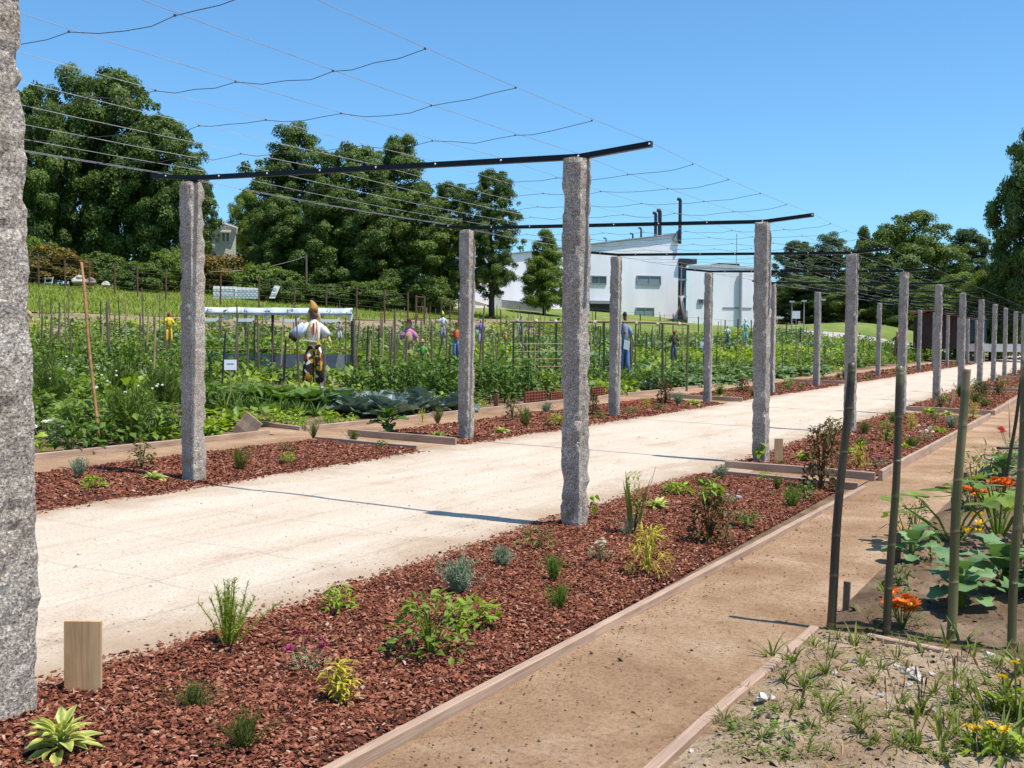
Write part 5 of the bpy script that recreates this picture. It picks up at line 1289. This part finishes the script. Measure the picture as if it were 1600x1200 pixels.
        MB().tube([(.1, 0, .05), (.3, .05, .6), (.5, .1, 1.08)], [.008, .008, .006], 4).build('cane', M_CANE, t)
    elif kd == 'floppy': leafy(80, .95, 1, .28, leaf_tpl(3, .28, .2, .6), 9, .1, .3).build('foliage', G_OLIVE, t)
    elif kd == 'vine':
        MB().tube([(0, 0, -.05), (.06, .03, .4), (-.04, 0, .9)], [.02, .016, .01], 5).build('stem', M_CANE, t)
        n_ = 7; leaf_parts(t, leafmesh('vine', leaf_tpl(3, 1.0, .12, .5, .2, .35), G_BASIL), U(0, 6.28, n_), rng.normal(-.1, .4, n_), np.full(n_, .42), np.stack([U(-.1, .1, n_), U(-.1, .1, n_), U(.45, .95, n_)], -1))
    return t
B = bedplant
B(95, 1190, 72, 'sage', 'variegated sage with pale-edged leaves in the bottom left corner', w=1.15)
B(358, 1018, 90, 'feather', 'light green feathery plant at the inner edge of the near bed', w=.9)
B(303, 1116, 36, 'heather', 'low dark heather right of the standing plank', w=.95)
B(382, 1185, 58, 'heather', 'dark green heather at the bottom edge of the near bed', w=.62)
B(530, 966, 36, 'chrys', 'small bright green leafy plant at the sand path edge of the near bed')
B(482, 1062, 52, 'pinkm', 'magenta-flowered carnation clump in the near bed', 'flower', 'carnation', .8)
B(538, 1112, 58, 'lily', 'yellow-leaved lily-like plant below the magenta flowers', w=1.15)
B(672, 1034, 82, 'mint', 'bushy yellow-green mint-like plant with a tall shoot in the near bed', w=1.0)
B(738, 988, 40, 'basil', 'bright green basil-like plant right of the bushy mint', w=1.1)
B(718, 936, 48, 'silver', 'grey-green santolina clump above the basil', w=.9)
B(785, 892, 27, 'silver', 'small round blue-grey lavender ball left of the fern tufts', w=.95)
B(838, 866, 30, 'floppy', 'floppy grey-green plant left of the base of the tall front post', w=1.1)
B(865, 914, 34, 'ferngreen', 'upper fine fern-like tuft in the middle of the near bed', w=.7)
B(875, 962, 38, 'ferngreen', 'lower fine fern-like tuft in the middle of the near bed', w=.7)
B(938, 884, 34, 'pinkw', 'white-flowered carnation in the middle of the near bed', 'flower', 'carnation', .85)
B(1012, 908, 64, 'golden', 'golden-leaved plant in front of the upright spikes', w=.85)
B(990, 842, 82, 'gladiolus', 'upright spiky plant with silvery foot right of the tall front post', w=.9)
B(1028, 800, 30, 'vari', 'variegated pale green clump behind the spiky plant', w=.8)
B(1058, 778, 18, 'basil', 'low bright plant at the sand path edge behind the variegated clump', w=1.3)
B(1108, 856, 82, 'darktop', 'dark brown-leaved shrub with bright young shoots in the near bed', 'shrub', 'shrub', .62)
B(1098, 766, 14, 'heather', 'tiny dark plant left of the dark green one near the bed end', w=1.3)
B(1120, 782, 18, 'green', 'small dark green plant below the blue-grey ball at the bed end', w=1.0)
B(1126, 752, 18, 'silver', 'blue-grey ball plant at the far inner corner of the near bed', w=.95)
B(1142, 794, 20, 'pinkl', 'lilac-flowered low plant in the near bed', 'flower', 'flower_plant', 1.0)
B(1164, 832, 26, 'green', 'low dark green leafy plant right of the dark shrub', w=1.2)
B(1194, 756, 13, 'chrys', 'tiny bright plant near the end board of the near bed')
B(1214, 770, 20, 'fern', 'thin olive tuft behind the feathery green one', w=.8)
B(1236, 798, 30, 'ferngreen', 'feathery green tuft near the far end of the near bed', w=.9)
B(1258, 786, 22, 'green', 'dark green leafy plant near the far right corner of the near bed', w=1.0)
B(1282, 768, 84, 'dark', 'tall dark brown-green shrub at the far right corner of the near bed', 'shrub', 'shrub', .55)
B(890, 828, 36, 'vine', 'young vine sprout at the left foot of the tall front post', 'vine', 'young_vine', .55)
B(928, 818, 36, 'vine', 'young vine sprout at the right foot of the tall front post', 'vine', 'young_vine', .5)
B(1188, 728, 32, 'vine', 'young vine climbing the second post right of the path', 'vine', 'young_vine', .7)
B(8, 1100, 26, 'vine', 'young vine leaf at the foot of the nearest granite post', 'vine', 'young_vine', .6)
# second right bed
B(1254, 722, 18, 'limeros', 'yellow-green rosette beside the small plank of the second bed', w=1.1)
B(1221, 730, 7, 'heather', 'tiny dark plant at the front board of the second bed', w=1.5)
B(1300, 700, 38, 'rose', 'brownish shrub behind the tall dark one, second bed', 'shrub', 'shrub', .7)
B(1342, 734, 32, 'golden', 'golden-leaved plant right of the left bamboo pole', w=.7)
B(1328, 712, 18, 'vari', 'pale variegated plant seen beside the left bamboo pole', w=.9)
B(1372, 734, 20, 'pinkm', 'magenta-flowered plant between the two left bamboo poles', 'flower', 'carnation', 1.0)
B(1345, 708, 18, 'ferngreen', 'feathery tuft beside the left bamboo pole, second bed', w=.9)
B(1384, 694, 28, 'mint', 'olive bushy plant between the two left bamboo poles', w=.75)
B(1352, 682, 18, 'fern', 'yellow-green tuft at the foot of the third right post', w=1.0)
B(1396, 664, 16, 'ferngreen', 'green tuft at the inner edge of the second bed', w=.9)
B(1424, 702, 16, 'ferngreen', 'low green tuft right of the second bamboo pole', w=.9)
B(1414, 704, 14, 'limeros', 'small yellow-green plant right of the second bamboo pole', w=.9)
B(1446, 692, 20, 'pinkw', 'white-flowered plant in the second bed', 'flower', 'carnation', .8)
B(1467, 680, 16, 'limeros', 'bright yellow-green rosette right of the white flowers', w=1.1)
B(1486, 672, 17, 'silver', 'blue-grey clump left of the green bamboo pole', w=.9)
B(1424, 676, 24, 'golden', 'golden plant just right of the second bamboo pole', w=.6)
B(1452, 648, 14, 'limeros', 'yellow-green plant near the fourth right post', w=1.3)
B(1470, 644, 26, 'rose', 'reddish bushy plant left of the fifth right post', 'shrub', 'shrub', .8)
B(1480, 652, 14, 'vari', 'variegated plant at the far end of the second bed', w=1.0)
B(1462, 662, 14, 'green', 'dark spiky green plant in the second bed', w=.7)
B(1520, 656, 22, 'golden', 'yellow plant near the end board of the second bed', w=.6)
B(1538, 638, 12, 'ferngreen', 'green tuft in the third right bed', w=1.2)
B(1524, 632, 16, 'fern', 'olive tuft in the third right bed', w=1.2)
B(1535, 622, 20, 'dark', 'brown bushy plant at the start of the third right bed', 'shrub', 'shrub', 1.0)
B(1560, 620, 18, 'dark', 'dark bushy plant in the third right bed', 'shrub', 'shrub', .7)
# left beds
B(122, 752, 27, 'silver', 'blue-grey clump in the first bed left of the path', w=.75)
B(145, 769, 20, 'basil', 'bright green low plant in the first bed left of the path', w=1.0)
B(222, 738, 36, 'rose', 'dark rose-like bush left of the second granite post', 'shrub', 'shrub', .8)
B(240, 756, 26, 'vari', 'pale variegated plant at the left foot of the second granite post', w=.9)
B(374, 740, 32, 'fern', 'yellow-green tuft right of the second granite post', w=.75)
B(450, 728, 15, 'chrys', 'small bright plant in the middle of the first left bed')
B(446, 708, 12, 'floppy', 'low pale plant at the outer edge of the first left bed', w=1.2)
B(490, 688, 22, 'fern', 'thin tuft at the far end of the first left bed', w=.6)
B(552, 694, 16, 'fern', 'pale tuft near the pointed end of the first left bed', w=1.0)
B(596, 706, 12, 'green', 'low green plant near the pointed end of the first left bed', w=1.1)
B(684, 688, 18, 'vari', 'variegated clump left of the third granite post', w=1.1)
B(660, 664, 18, 'golden', 'yellow tuft in the second left bed', w=.6)
B(684, 664, 20, 'fern', 'green tuft in the second left bed behind the variegated clump', w=.9)
B(783, 680, 17, 'vari', 'variegated clump right of the third granite post', w=1.0)
B(800, 662, 30, 'rose', 'reddish brown shrub right of the third granite post', 'shrub', 'shrub', .7)
B(822, 670, 28, 'fern', 'fennel-like tuft right of the reddish shrub', w=.8)
B(868, 668, 16, 'chrys', 'small bright plant left of the tall front post in the second left bed', w=1.0)
B(854, 648, 15, 'silver', 'blue-grey plant at the outer edge of the second left bed', w=1.0)
B(926, 650, 30, 'dark', 'dark shrub just right of the tall front post in the second left bed', 'shrub', 'shrub', .5)
B(936, 658, 10, 'green', 'low plant left of the fourth left-row post', w=1.4)
B(986, 650, 18, 'pinkr', 'red-flowered plant right of the fourth left-row post', 'flower', 'flower_plant', 1.0)
B(1010, 640, 14, 'golden', 'small yellow-flowered plant right of the red flowers', w=.8)
B(1030, 644, 10, 'green', 'low green plant in the middle of the second left bed', w=1.3)
B(1040, 633, 30, 'dark', 'round brown shrub in the second left bed', 'shrub', 'shrub', .7)
B(1060, 636, 18, 'silver', 'grey-green plant right of the round brown shrub', w=.8)
B(1084, 636, 18, 'vari', 'variegated plant left of the fifth left-row post', w=.9)
B(1124, 624, 10, 'vari', 'variegated plant right of the fifth left-row post', w=1.1)
B(1160, 615, 20, 'dark', 'brown shrub in the third left bed', 'shrub', 'shrub', .8)
B(1178, 622, 12, 'fern', 'olive tuft in the third left bed', w=1.1)
for (y0, y1) in BEDS[1:]:
    for X0, X1 in ((-3.8, -2.3), (-8.9, -7.4)):
        for k in range(12 if y0 < 47 else 7):
            x, y = U(X0, X1), U(y0+.3, y1-.3); P = np.array([x, y, float(hgt(x, y))+.02])
            if X0 > -5 and y0 < 30 and y < 28: continue
            s = U(.2, .55); kd = random.choice(['bean', 'potato', 'lime', 'leek', 'fennel', 'bean'])
            tag(link('bed_plant', random.choice(PR[kd]), None, P, (0, 0, U(0, 6)), s), 'small plant in the mulch beds farther along the sand path', 'plant', 'plants of the far mulch beds')
# the collard at the bed corner
def kale(px, py, hpx, label, mat, key, n_=14, name='kale_plant', cat='kale', wl=.72):
    p = at(px, py); s = hpx*mpp(p); t = thing(name, label, cat, p, U(0, 6), None, s)
    MB().tube([(0, 0, -.1), (.02, 0, .3), (0, .02, .55)], [.05, .05, .03], 7).build('stem', G_MID, t, True)
    tt = np.arange(n_)/n_; az = np.arange(n_)*2.4+U(-.3, .3, n_)
    tp = broad_tpl(9, 6, wl, .22, 1.1, .055, .09, len(LT)+2)
    leaf_parts(t, leafmesh(key, tp, mat), az, .45+tt*.85+rng.normal(0, .12, n_), (1-.3*tt)*.5*U(.75, 1.2, n_), np.stack([np.cos(az)*.04, np.sin(az)*.04, .18+.35*tt], -1))
    return t
kale(606, 678, 60, 'single collard plant on the corner of the second left mulch bed', G_DEEP, 'collard', 15, 'collard_plant', 'collard')
B(200, 696, 88, 'ferngreen', 'large feathery fennel bush at the front of the left plot', 'plant', 'fennel_bush', .55)
B(80, 698, 34, 'pinkw', 'white-flowered low plant behind the nearest granite post', 'flower', 'flower_plant', 1.0)
B(255, 690, 40, 'limeros', 'pale-leaved plant left of the second granite post at the plot edge', w=.8)
n = 60
for k in range(26):
    px, py = U(60, 270), U(560, 660); p = at(px, py+30)
    t = tag(link('wild_flower', PR['leek'][0], None, p, (0, 0, U(0, 6)), 1.0), 'pale-headed flowering onion among the greens of the first plot', 'flower', 'flowering onions of the first plot')
    f = link('flower', LT.setdefault('fl_ball', MB().ball((0, 0, .62), (.02, .02, .018), 8, 5, .4).mesh('flower', F_WHI, True)), t)

# ================================================================== MARKER PLANKS
def plank(px, py, wpx, hpx, label, tilt=0):
    p = at(px, py); s = mpp(p)
    W_, H_ = wpx*s, hpx*s
    V = []; 
    for z, k in ((-.08, 1), (H_*.5, 1.0), (H_-.004, 1), (H_, .985)):
        V += [(-W_/2*k, -.011, z), (W_/2*k, -.011, z), (W_/2*k, .011, z), (-W_/2*k, .011, z)]
    F = [(4*i+j, 4*i+(j+1) % 4, 4*i+4+(j+1) % 4, 4*i+4+j) for i in range(3) for j in range(4)]+[(12, 13, 14, 15)]
    o = MB().add(V, F).build('marker_plank', M_PLANK, loc=p)
    o.rotation_euler = (0.02, tilt, R(28)+.05)
    return tag(o, label, 'plank', 'pine planks standing in the beds')
plank(130, 1092, 56, 124, 'standing bare pine plank beside the nearest granite post', .015)
plank(1216, 727, 13, 42, 'small standing pine plank right of the second right-row post')
plank(1489, 630, 5, 22, 'far standing pine plank beside the fifth right-row post')

# ================================================================== BAMBOO POLES (right foreground)
def bamboo(pb, pt, dia, label, tone, nodes=7, cat='bamboo pole', name='bamboo_pole', yb=None):
    b = at(*pb); d = ray(*pt); t_ = b[1]/d[1]; q = CAM+t_*d; v = q-b; L = np.linalg.norm(v)
    t = thing(name, label, cat, b, 0, 'bamboo poles of the right plot')
    P, rr, rn = [], [], []; zs = []
    ks = np.linspace(.04, .99, nodes)+U(-.02, .02, nodes)
    for k in np.linspace(-.12, 1, 60): zs.append((k, 0))
    for k in ks: zs += [(k-.006, .0), (k-.003, .06), (k+.003, .06), (k+.006, .0)]
    zs.sort()
    for k, e in zs:
        P.append(v*k+np.array([.006*math.sin(k*7+pb[0]), .006*math.cos(k*5), 0])); rr.append(dia/2*(1-.14*k)*(1+e)); rn.append(np.clip(tone+(.28 if e else 0)+(.35 if k > .93 else 0)+.12*math.sin(k*9+pb[0]), 0, 1))
    n_ = 14; mb = MB(); mb.tube(P, rr, n_, True, .5); mb.r = [np.repeat(rn, n_)]
    mb.build('culm', M_BAM, t, True)
    MB().tube([v*1.0, v*1.001], [dia/2*.62, dia/2*.6], 12).build('hollow_end', plain('hollow', (.09, .065, .04), .9), t)
    return t
bamboo((1296, 985), (1330, 567), .047, 'leftmost thick dark bamboo pole leaning right, at the end of the weathered board', .07, 7)
bamboo((1386, 996), (1408, 572), .042, 'second thick bamboo pole, brown-topped, behind the orange flowers', .22, 7)
bamboo((1484, 1003), (1508, 582), .049, 'third thick bamboo pole, the greenest one', .50, 6)
bamboo((1580, 1020), (1603, 560), .044, 'rightmost thick bamboo pole at the picture edge', .45, 6)
t = bamboo((1568, 778), (1597, 588), .036, 'thin dark leaning pole with a crossbar in the right plot', .05, 5)
o = np.array(t.location); q = at_dist(1558, 700, math.hypot(o[0], o[1]))-o; q2 = at_dist(1640, 700, math.hypot(o[0], o[1])+.3)-o
MB().tube([q, q2], .014, 6).build('crossbar', M_DARK, t)
for (b_, t_, wd, lb) in (((1322, 958), (1324, 908), .035, 'short square peg behind the leftmost bamboo pole'), ((1402, 880), (1403, 832), .04, 'short square peg behind the second bamboo pole'), ((1507, 775), (1509, 738), .03, 'thin peg behind the third bamboo pole'), ((1586, 868), (1586, 832), .03, 'thin peg left of the rightmost bamboo pole')):
    b = at(*b_); Hh = (b_[1]-t_[1])*mpp(b)
    o = MB().box((0, 0, Hh/2-.04), (wd, wd*.8, Hh+.08), Matrix.Rotation(.03, 3, 'Y')).build('peg', M_POLE, loc=b); tag(o, lb, 'peg', 'pegs of the right plot')
for (b_, t_, lb) in (((1595, 890), (1600, 560), 'thin pale cane left of the rightmost bamboo pole'), ((1578, 700), (1577, 630), 'very thin cane beside the dark leaning pole')):
    b = at(*b_); d = ray(*t_); q = CAM+d*b[1]/d[1]-b
    tag(MB().tube([(0, 0, -.05), q*.5, q], [.011, .01, .009], 6).build('cane', M_CANE, None, True, b), lb, 'cane')

# ================================================================== RIGHT PLOT PLANTS
G_KALE = leafm('kale_leaf', (.075, .15, .075), (.16, .265, .15), .2, .5)
G_SQ = leafm('squash_leaf', (.075, .135, .022), (.15, .23, .045), .3)
kale(1425, 885, 85, 'young kale with one broad pale leaf, left of the greenest bamboo pole', G_KALE, 'kale', 11)
kale(1500, 955, 125, 'large kale with a thick stem behind the greenest bamboo pole', G_KALE, 'kale', 14)
kale(1570, 935, 135, 'large kale left of the rightmost bamboo pole', G_KALE, 'kale', 14)
kale(1625, 950, 130, 'large kale cut off by the right picture edge', G_KALE, 'kale', 13)
kale(1570, 760, 75, 'leafy kale behind the dark leaning pole', G_KALE, 'kale', 15)
kale(1610, 755, 80, 'leafy kale at the right picture edge behind the dark leaning pole', G_KALE, 'kale', 15)
def squash(px, py, hpx, label, n_=11):
    p = at(px, py); s = hpx*mpp(p); t = thing('squash_plant', label, 'squash', p, U(0, 6), None, s)
    # toothed palmate leaf
    th = np.linspace(-2.5, 2.5, 15); rr = .36*(1+.34*np.cos(th*2.5*1.26))*(1+.10*np.cos(th*14))
    V = [(0, .25, 0)]+[(math.sin(a)*r_, .3+math.cos(a)*r_, .07*abs(math.sin(a))-.12*(.3+math.cos(a)*r_)) for a, r_ in zip(th, rr)]
    F = [(0, i+1, i+2) for i in range(14)]
    me = LT.setdefault('squash', [MB().add(V, F, r_).mesh('leaf', G_SQ, False) for r_ in (.25, .55, .85)])
    az = np.arange(n_)*2.4+U(-.3, .3, n_); q = U(.12, .75, n_); h = U(.45, .95, n_)
    base = np.stack([np.cos(az)*q, np.sin(az)*q, h], -1)
    leaf_parts(t, me, az, rng.normal(.15, .25, n_), U(.7, 1.1, n_)*.58, base)
    for b in base: MB().tube([(0, 0, 0), b*[.45, .45, .6], b], [.02, .017, .012], 5, False).build('leaf_stalk', G_SQ, t)
    for k in range(3):
        a = U(0, 6); link('flower', LT.setdefault('sqf', flower_mb(.13, 6, 1, .9).mesh('flower', F_YEL)), t, (math.cos(a)*.35, math.sin(a)*.35, U(.15, .4)))
    return t
squash(1415, 850, 55, 'small squash plant left of the other squash', 6)
squash(1490, 858, 105, 'squash plant with jagged leaves behind the greenest bamboo pole', 11)
squash(1560, 852, 110, 'squash plant with jagged leaves at the right, below the orange marigolds', 12)
def marigold(px, py, hpx, n_, label, fr=.2, big=False):
    p = at(px, py); s = hpx*mpp(p); t = thing('marigold_plant', label, 'flower', p, U(0, 6), None, s)
    leafy(120, .62, .78, .2, leaf_tpl(2, .24, .2, .6), 7, .03, .4).build('foliage', G_DEEP, t)
    me = LT.setdefault('gaz' if big else 'mar', flower_mb(1, 15 if big else 14, 2 if big else 4, .15 if big else .2).mesh('flower', F_ORA))
    for k in range(n_):
        a = k*2.4+U(-.4, .4); q = U(.05, .55); P = (math.cos(a)*q, math.sin(a)*q, U(.72, .98))
        MB().tube([(P[0]*.4, P[1]*.4, .3), P], .015, 4, False).build('stem', G_MID, t)
        f = link('flower', me, t, P, (U(.1, .7), U(-.4, .4), U(0, 6)), fr)
        if big: link('centre', flowers_centre(F_YEL), f, (0, 0, .08))
t = marigold(1408, 990, 62, 5, 'low plant with two large orange daisy flowers behind the second bamboo pole', .27, True)
marigold(1520, 806, 44, 14, 'orange marigold clump right of the greenest bamboo pole', .2)
marigold(1562, 790, 42, 13, 'orange marigold clump left of the dark leaning pole', .19)
marigold(1545, 800, 30, 5, 'small marigold between the two orange clumps', .2)
B(1590, 715, 45, 'pinkp', 'pink-flowered plant at the right picture edge behind the leaning pole', 'flower', 'flower_plant', .8)
B(1455, 880, 44, 'green', 'dark leafy plant left of the greenest bamboo pole', w=.6)
B(1430, 845, 50, 'floppy', 'thin weedy plant between the second and third bamboo poles', w=.55)
B(1520, 770, 44, 'floppy', 'grey-green bushy herb right of the greenest bamboo pole', w=.8)
B(1545, 745, 40, 'floppy', 'leafy herb behind the marigold clumps', w=.9)
B(1405, 925, 36, 'green', 'low green weed patch beside the second bamboo pole', w=.8)

# ================================================================== WEEDS, FLOWERS, STONES (bottom right)
G_GRASS = leafm('weed_grass', (.06, .095, .02), (.16, .21, .045), .3, .6)
GT = [blades(k, 1, s, leaf_tpl(4, w_, .3, d_, .03, .25)).mesh('weed_grass', G_GRASS) for k, s, w_, d_ in ((9, .6, .09, .8), (14, .8, .08, 1.0), (7, .9, .11, .9), (18, .7, .05, .8), (11, 1.0, .07, .6))]
WEED = [(1240, 1055, 60), (1272, 1012, 40), (1335, 1015, 46), (1130, 1130, 55), (1165, 1085, 30), (1205, 1030, 55), (1255, 1085, 60), (1290, 1120, 70), (1230, 1130, 52), (1190, 1170, 45), (1260, 1175, 60), (1330, 1130, 50), (1440, 1030, 50), (1480, 1010, 46), (1500, 1012, 60), (1400, 1040, 48), (1375, 1060, 42), (1345, 1052, 40), (1460, 1095, 48), (1430, 1150, 90), (1470, 1170, 80), (1500, 1160, 85), (1540, 1120, 90), (1570, 1090, 95), (1590, 1110, 100), (1550, 1180, 90), (1520, 1190, 85), (1595, 1180, 95), (1410, 1185, 60), (1300, 1045, 36), (1320, 1085, 40), (1360, 1180, 40), (1215, 1195, 50), (1560, 1050, 60), (1520, 1030, 45), (1590, 1030, 50), (1385, 930, 40), (1350, 975, 46), (1365, 990, 40), (1420, 1010, 46), (1310, 1005, 38), (1545, 1000, 40), (1450, 1005, 30), (1600, 1070, 70), (1480, 1130, 60), (1510, 1100, 55), (1075, 1080, 16), (968, 1030, 12), (1175, 1018, 18), (1225, 975, 14), (1115, 985, 12), (1130, 975, 12), (1440, 800, 18), (1425, 820, 22), (1400, 860, 26), (1005, 950, 10), (620, 590, 1)]
def wmark(px, py):
    if py < 1000: return 'beside the dirt path or the bamboo poles'
    a = 'below the leftmost bamboo pole' if px < 1340 else 'below the second bamboo pole' if px < 1440 else 'below the greenest bamboo pole' if px < 1540 else 'at the right picture edge'
    return a+(', far part' if py < 1070 else ', middle part' if py < 1140 else ', nearest part')
for (px, py, h) in WEED[:-1]:
    p = at(px, py); s = h*mpp(p)*U(.85, 1.1); z = float(clod(p[0], p[1])) if p[0] > -1.32 and p[1] < 5.7 else p[2]
    tag(link('grass_weed', random.choice(GT), None, (p[0], p[1], z-.01), (0, 0, U(0, 6)), s), 'sprawling grass weed on the bare soil '+wmark(px, py), 'weed', 'grass weeds of the bare soil')
for k in range(150):
    px, py = U(1070, 1600), U(1000, 1200); p = at(px, py)
    if p[0] < -1.28: continue
    s = U(12, 34)*mpp(p); z = float(clod(p[0], p[1])) if p[1] < 5.7 else p[2]
    tag(link('grass_weed', random.choice(GT), None, (p[0], p[1], z-.01), (0, 0, U(0, 6)), s), 'sprawling grass weed on the bare soil '+wmark(px, py), 'weed', 'grass weeds of the bare soil')
LW = [leafy(40, .9, .6, .35, OVAL, 4, .05, .2).mesh('leafy_weed', G_MID), leafy(60, 1.0, .5, .22, L2, 5, .05, .3).mesh('leafy_weed', G_OLIVE)]
for (px, py, h) in ((1160, 1160, 46), (1210, 1150, 40), (1180, 1195, 44), (1250, 1195, 50), (1290, 1190, 40), (1520, 1015, 34), (1530, 1170, 60), (1580, 1195, 70), (1596, 1130, 60), (1140, 1185, 36), (1560, 1150, 50), (1405, 905, 30), (1420, 900, 34), (1390, 960, 26), (1230, 1100, 26), (1345, 1075, 18), (1150, 1140, 40), (1195, 1130, 40), (1225, 1170, 46), (1170, 1175, 46), (1270, 1150, 40), (1205, 1190, 50), (1300, 1110, 30), (1480, 1190, 50), (1500, 1130, 40), (1440, 1190, 40), (1600, 1165, 70)):
    p = at(px, py); s = .68*h*mpp(p); z = float(clod(p[0], p[1])) if p[1] < 5.7 else p[2]
    tag(link('leafy_weed', random.choice(LW), None, (p[0], p[1], z-.01), (0, 0, U(0, 6)), s), 'low broad-leaved weed on the soil '+wmark(px, py), 'weed', 'leafy weeds of the right plot')
# dry stalks and straw lying between the weeds
n = 1500
x = U(-1.3, 1.3, n); y = U(2.6, 5.6, n); L = U(.04, .16, n)
kind(tag(MB().inst(leaf_tpl(3, .035, .2, .5, .05, .2), mats(U(0, 6.28, n), np.abs(rng.normal(.1, .35, n)), rng.normal(0, .4, n), L), np.stack([x, y, clod(x, y)], -1), rng.random(n)).build('dry_straw', leafm('straw_blade', (.16, .13, .05), (.36, .28, .14), .2, c3=(.10, .16, .03))), 'dry straw and thin stalks strewn over the weedy soil', 'straw'), 'stuff')
PLN = []
for q in range(3):
    PLN.append(blades(9, .55, .9, leaf_tpl(4, .16, .3, .7, .05, .4)).mesh('plantain', G_GRASS))
SPK = MB().tube([(0, 0, 0), (.04, 0, .45), (.10, .02, .82)], [.010, .009, .008], 5, False, .4).mesh('stalk', G_OLIVE)
HED = MB().tube([(.10, .02, .80), (.11, .02, .86), (.125, .03, 1.0)], [.012, .022, .010], 6, True).mesh('seed_head', plain('seed_brown', (.16, .08, .04), .9))
for (px, py, h) in ((1405, 1110, 70), (1440, 1130, 90), (1490, 1110, 80), (1525, 1135, 70), (1385, 1140, 60), (1430, 1180, 90), (1475, 1195, 80), (1345, 1165, 60), (1500, 1070, 70), (1560, 1120, 90), (1250, 1120, 60), (1225, 1080, 60), (1290, 1070, 60)):
    p = at(px, py); z = float(clod(p[0], p[1])) if p[1] < 5.7 else p[2]; s = h*mpp(p)
    t = thing('plantain_weed', 'plantain weed with brown seed heads '+wmark(px, py), 'weed', (p[0], p[1], z-.01), U(0, 6), 'plantain weeds of the bare soil', s)
    link('foliage', random.choice(PLN), t)
    for q in range(3):
        a = U(0, 6.28); k = U(.7, 1.2); o = link('stalk', SPK, t, None, (0, U(-.1, .35), a), k); link('seed_head', HED, o)
# yellow daisies
yd = flower_mb(1, 9, 2, .2).mesh('flower', F_YEL)
YS = [((1562, 1195), [(1510, 1135), (1533, 1140), (1548, 1132), (1536, 1154), (1537, 1180), (1570, 1140), (1522, 1138)], 'yellow daisy clump at the bottom right corner'),
      ((1598, 1130), [(1586, 1036), (1566, 1058), (1594, 1064), (1598, 1160)], 'tall yellow daisies at the right picture edge')]
for (b_, fl, lb) in YS:
    b = at(*b_); t = thing('yellow_daisy', lb, 'flower', b)
    blades(26, .22, .5).build('foliage', G_GRASS, t)
    leafy(40, .12, .14, .06, OVAL, 4).build('leaves', G_LIME, t)
    for (px, py) in fl:
        d = ray(px, py); q = CAM+d*(b[1]+U(-.12, .12))/d[1]-b; q[2] = max(q[2], .05)
        MB().tube([q*[.6, .6, 0], q*[.85, .85, .6], q], .0035, 4, False).build('stem', G_MID, t)
        f = link('flower', yd, t, q, (U(.1, .6), U(-.3, .3), U(0, 6)), .024); link('centre', flowers_centre(F_ORA), f, (0, 0, .08))
# stones
STN = [MB().ball((0, 0, 0), (1, .8, .6), 9, 6, .45).mesh('stone', m, False) for m in (M_STONE, plain('chalk', (.52, .47, .40), .9, 0, .15, 30, .4), M_STONE)]
for (px, py, s) in ((1190, 1105, 11), (1205, 1100, 7), (1180, 1112, 5), (1415, 1062, 8), (1430, 1072, 11), (1440, 1078, 8), (1420, 1080, 7), (1455, 1062, 8), (1430, 1055, 7), (1402, 1046, 6), (1304, 1068, 6), (1375, 1090, 7), (1385, 1115, 5), (1418, 1110, 6), (1320, 1135, 6), (1460, 1122, 7), (1525, 1090, 8), (1545, 1030, 12), (1495, 1085, 6), (1080, 1180, 5), (1335, 1050, 5), (1390, 1153, 5), (1527, 1185, 6), (1270, 1030, 4), (1232, 1035, 4), (1050, 1030, 3)):
    p = at(px, py); r_ = s*mpp(p); z = float(clod(p[0], p[1])) if p[0] > -1.3 and p[1] < 5.7 else p[2]
    tag(link('stone', random.choice(STN), None, (p[0], p[1], z+r_*.25), (U(-.4, .4), U(-.4, .4), U(0, 6)), r_), 'small pale stone lying on the weedy soil at the bottom right', 'stone', 'pale stones on the soil')
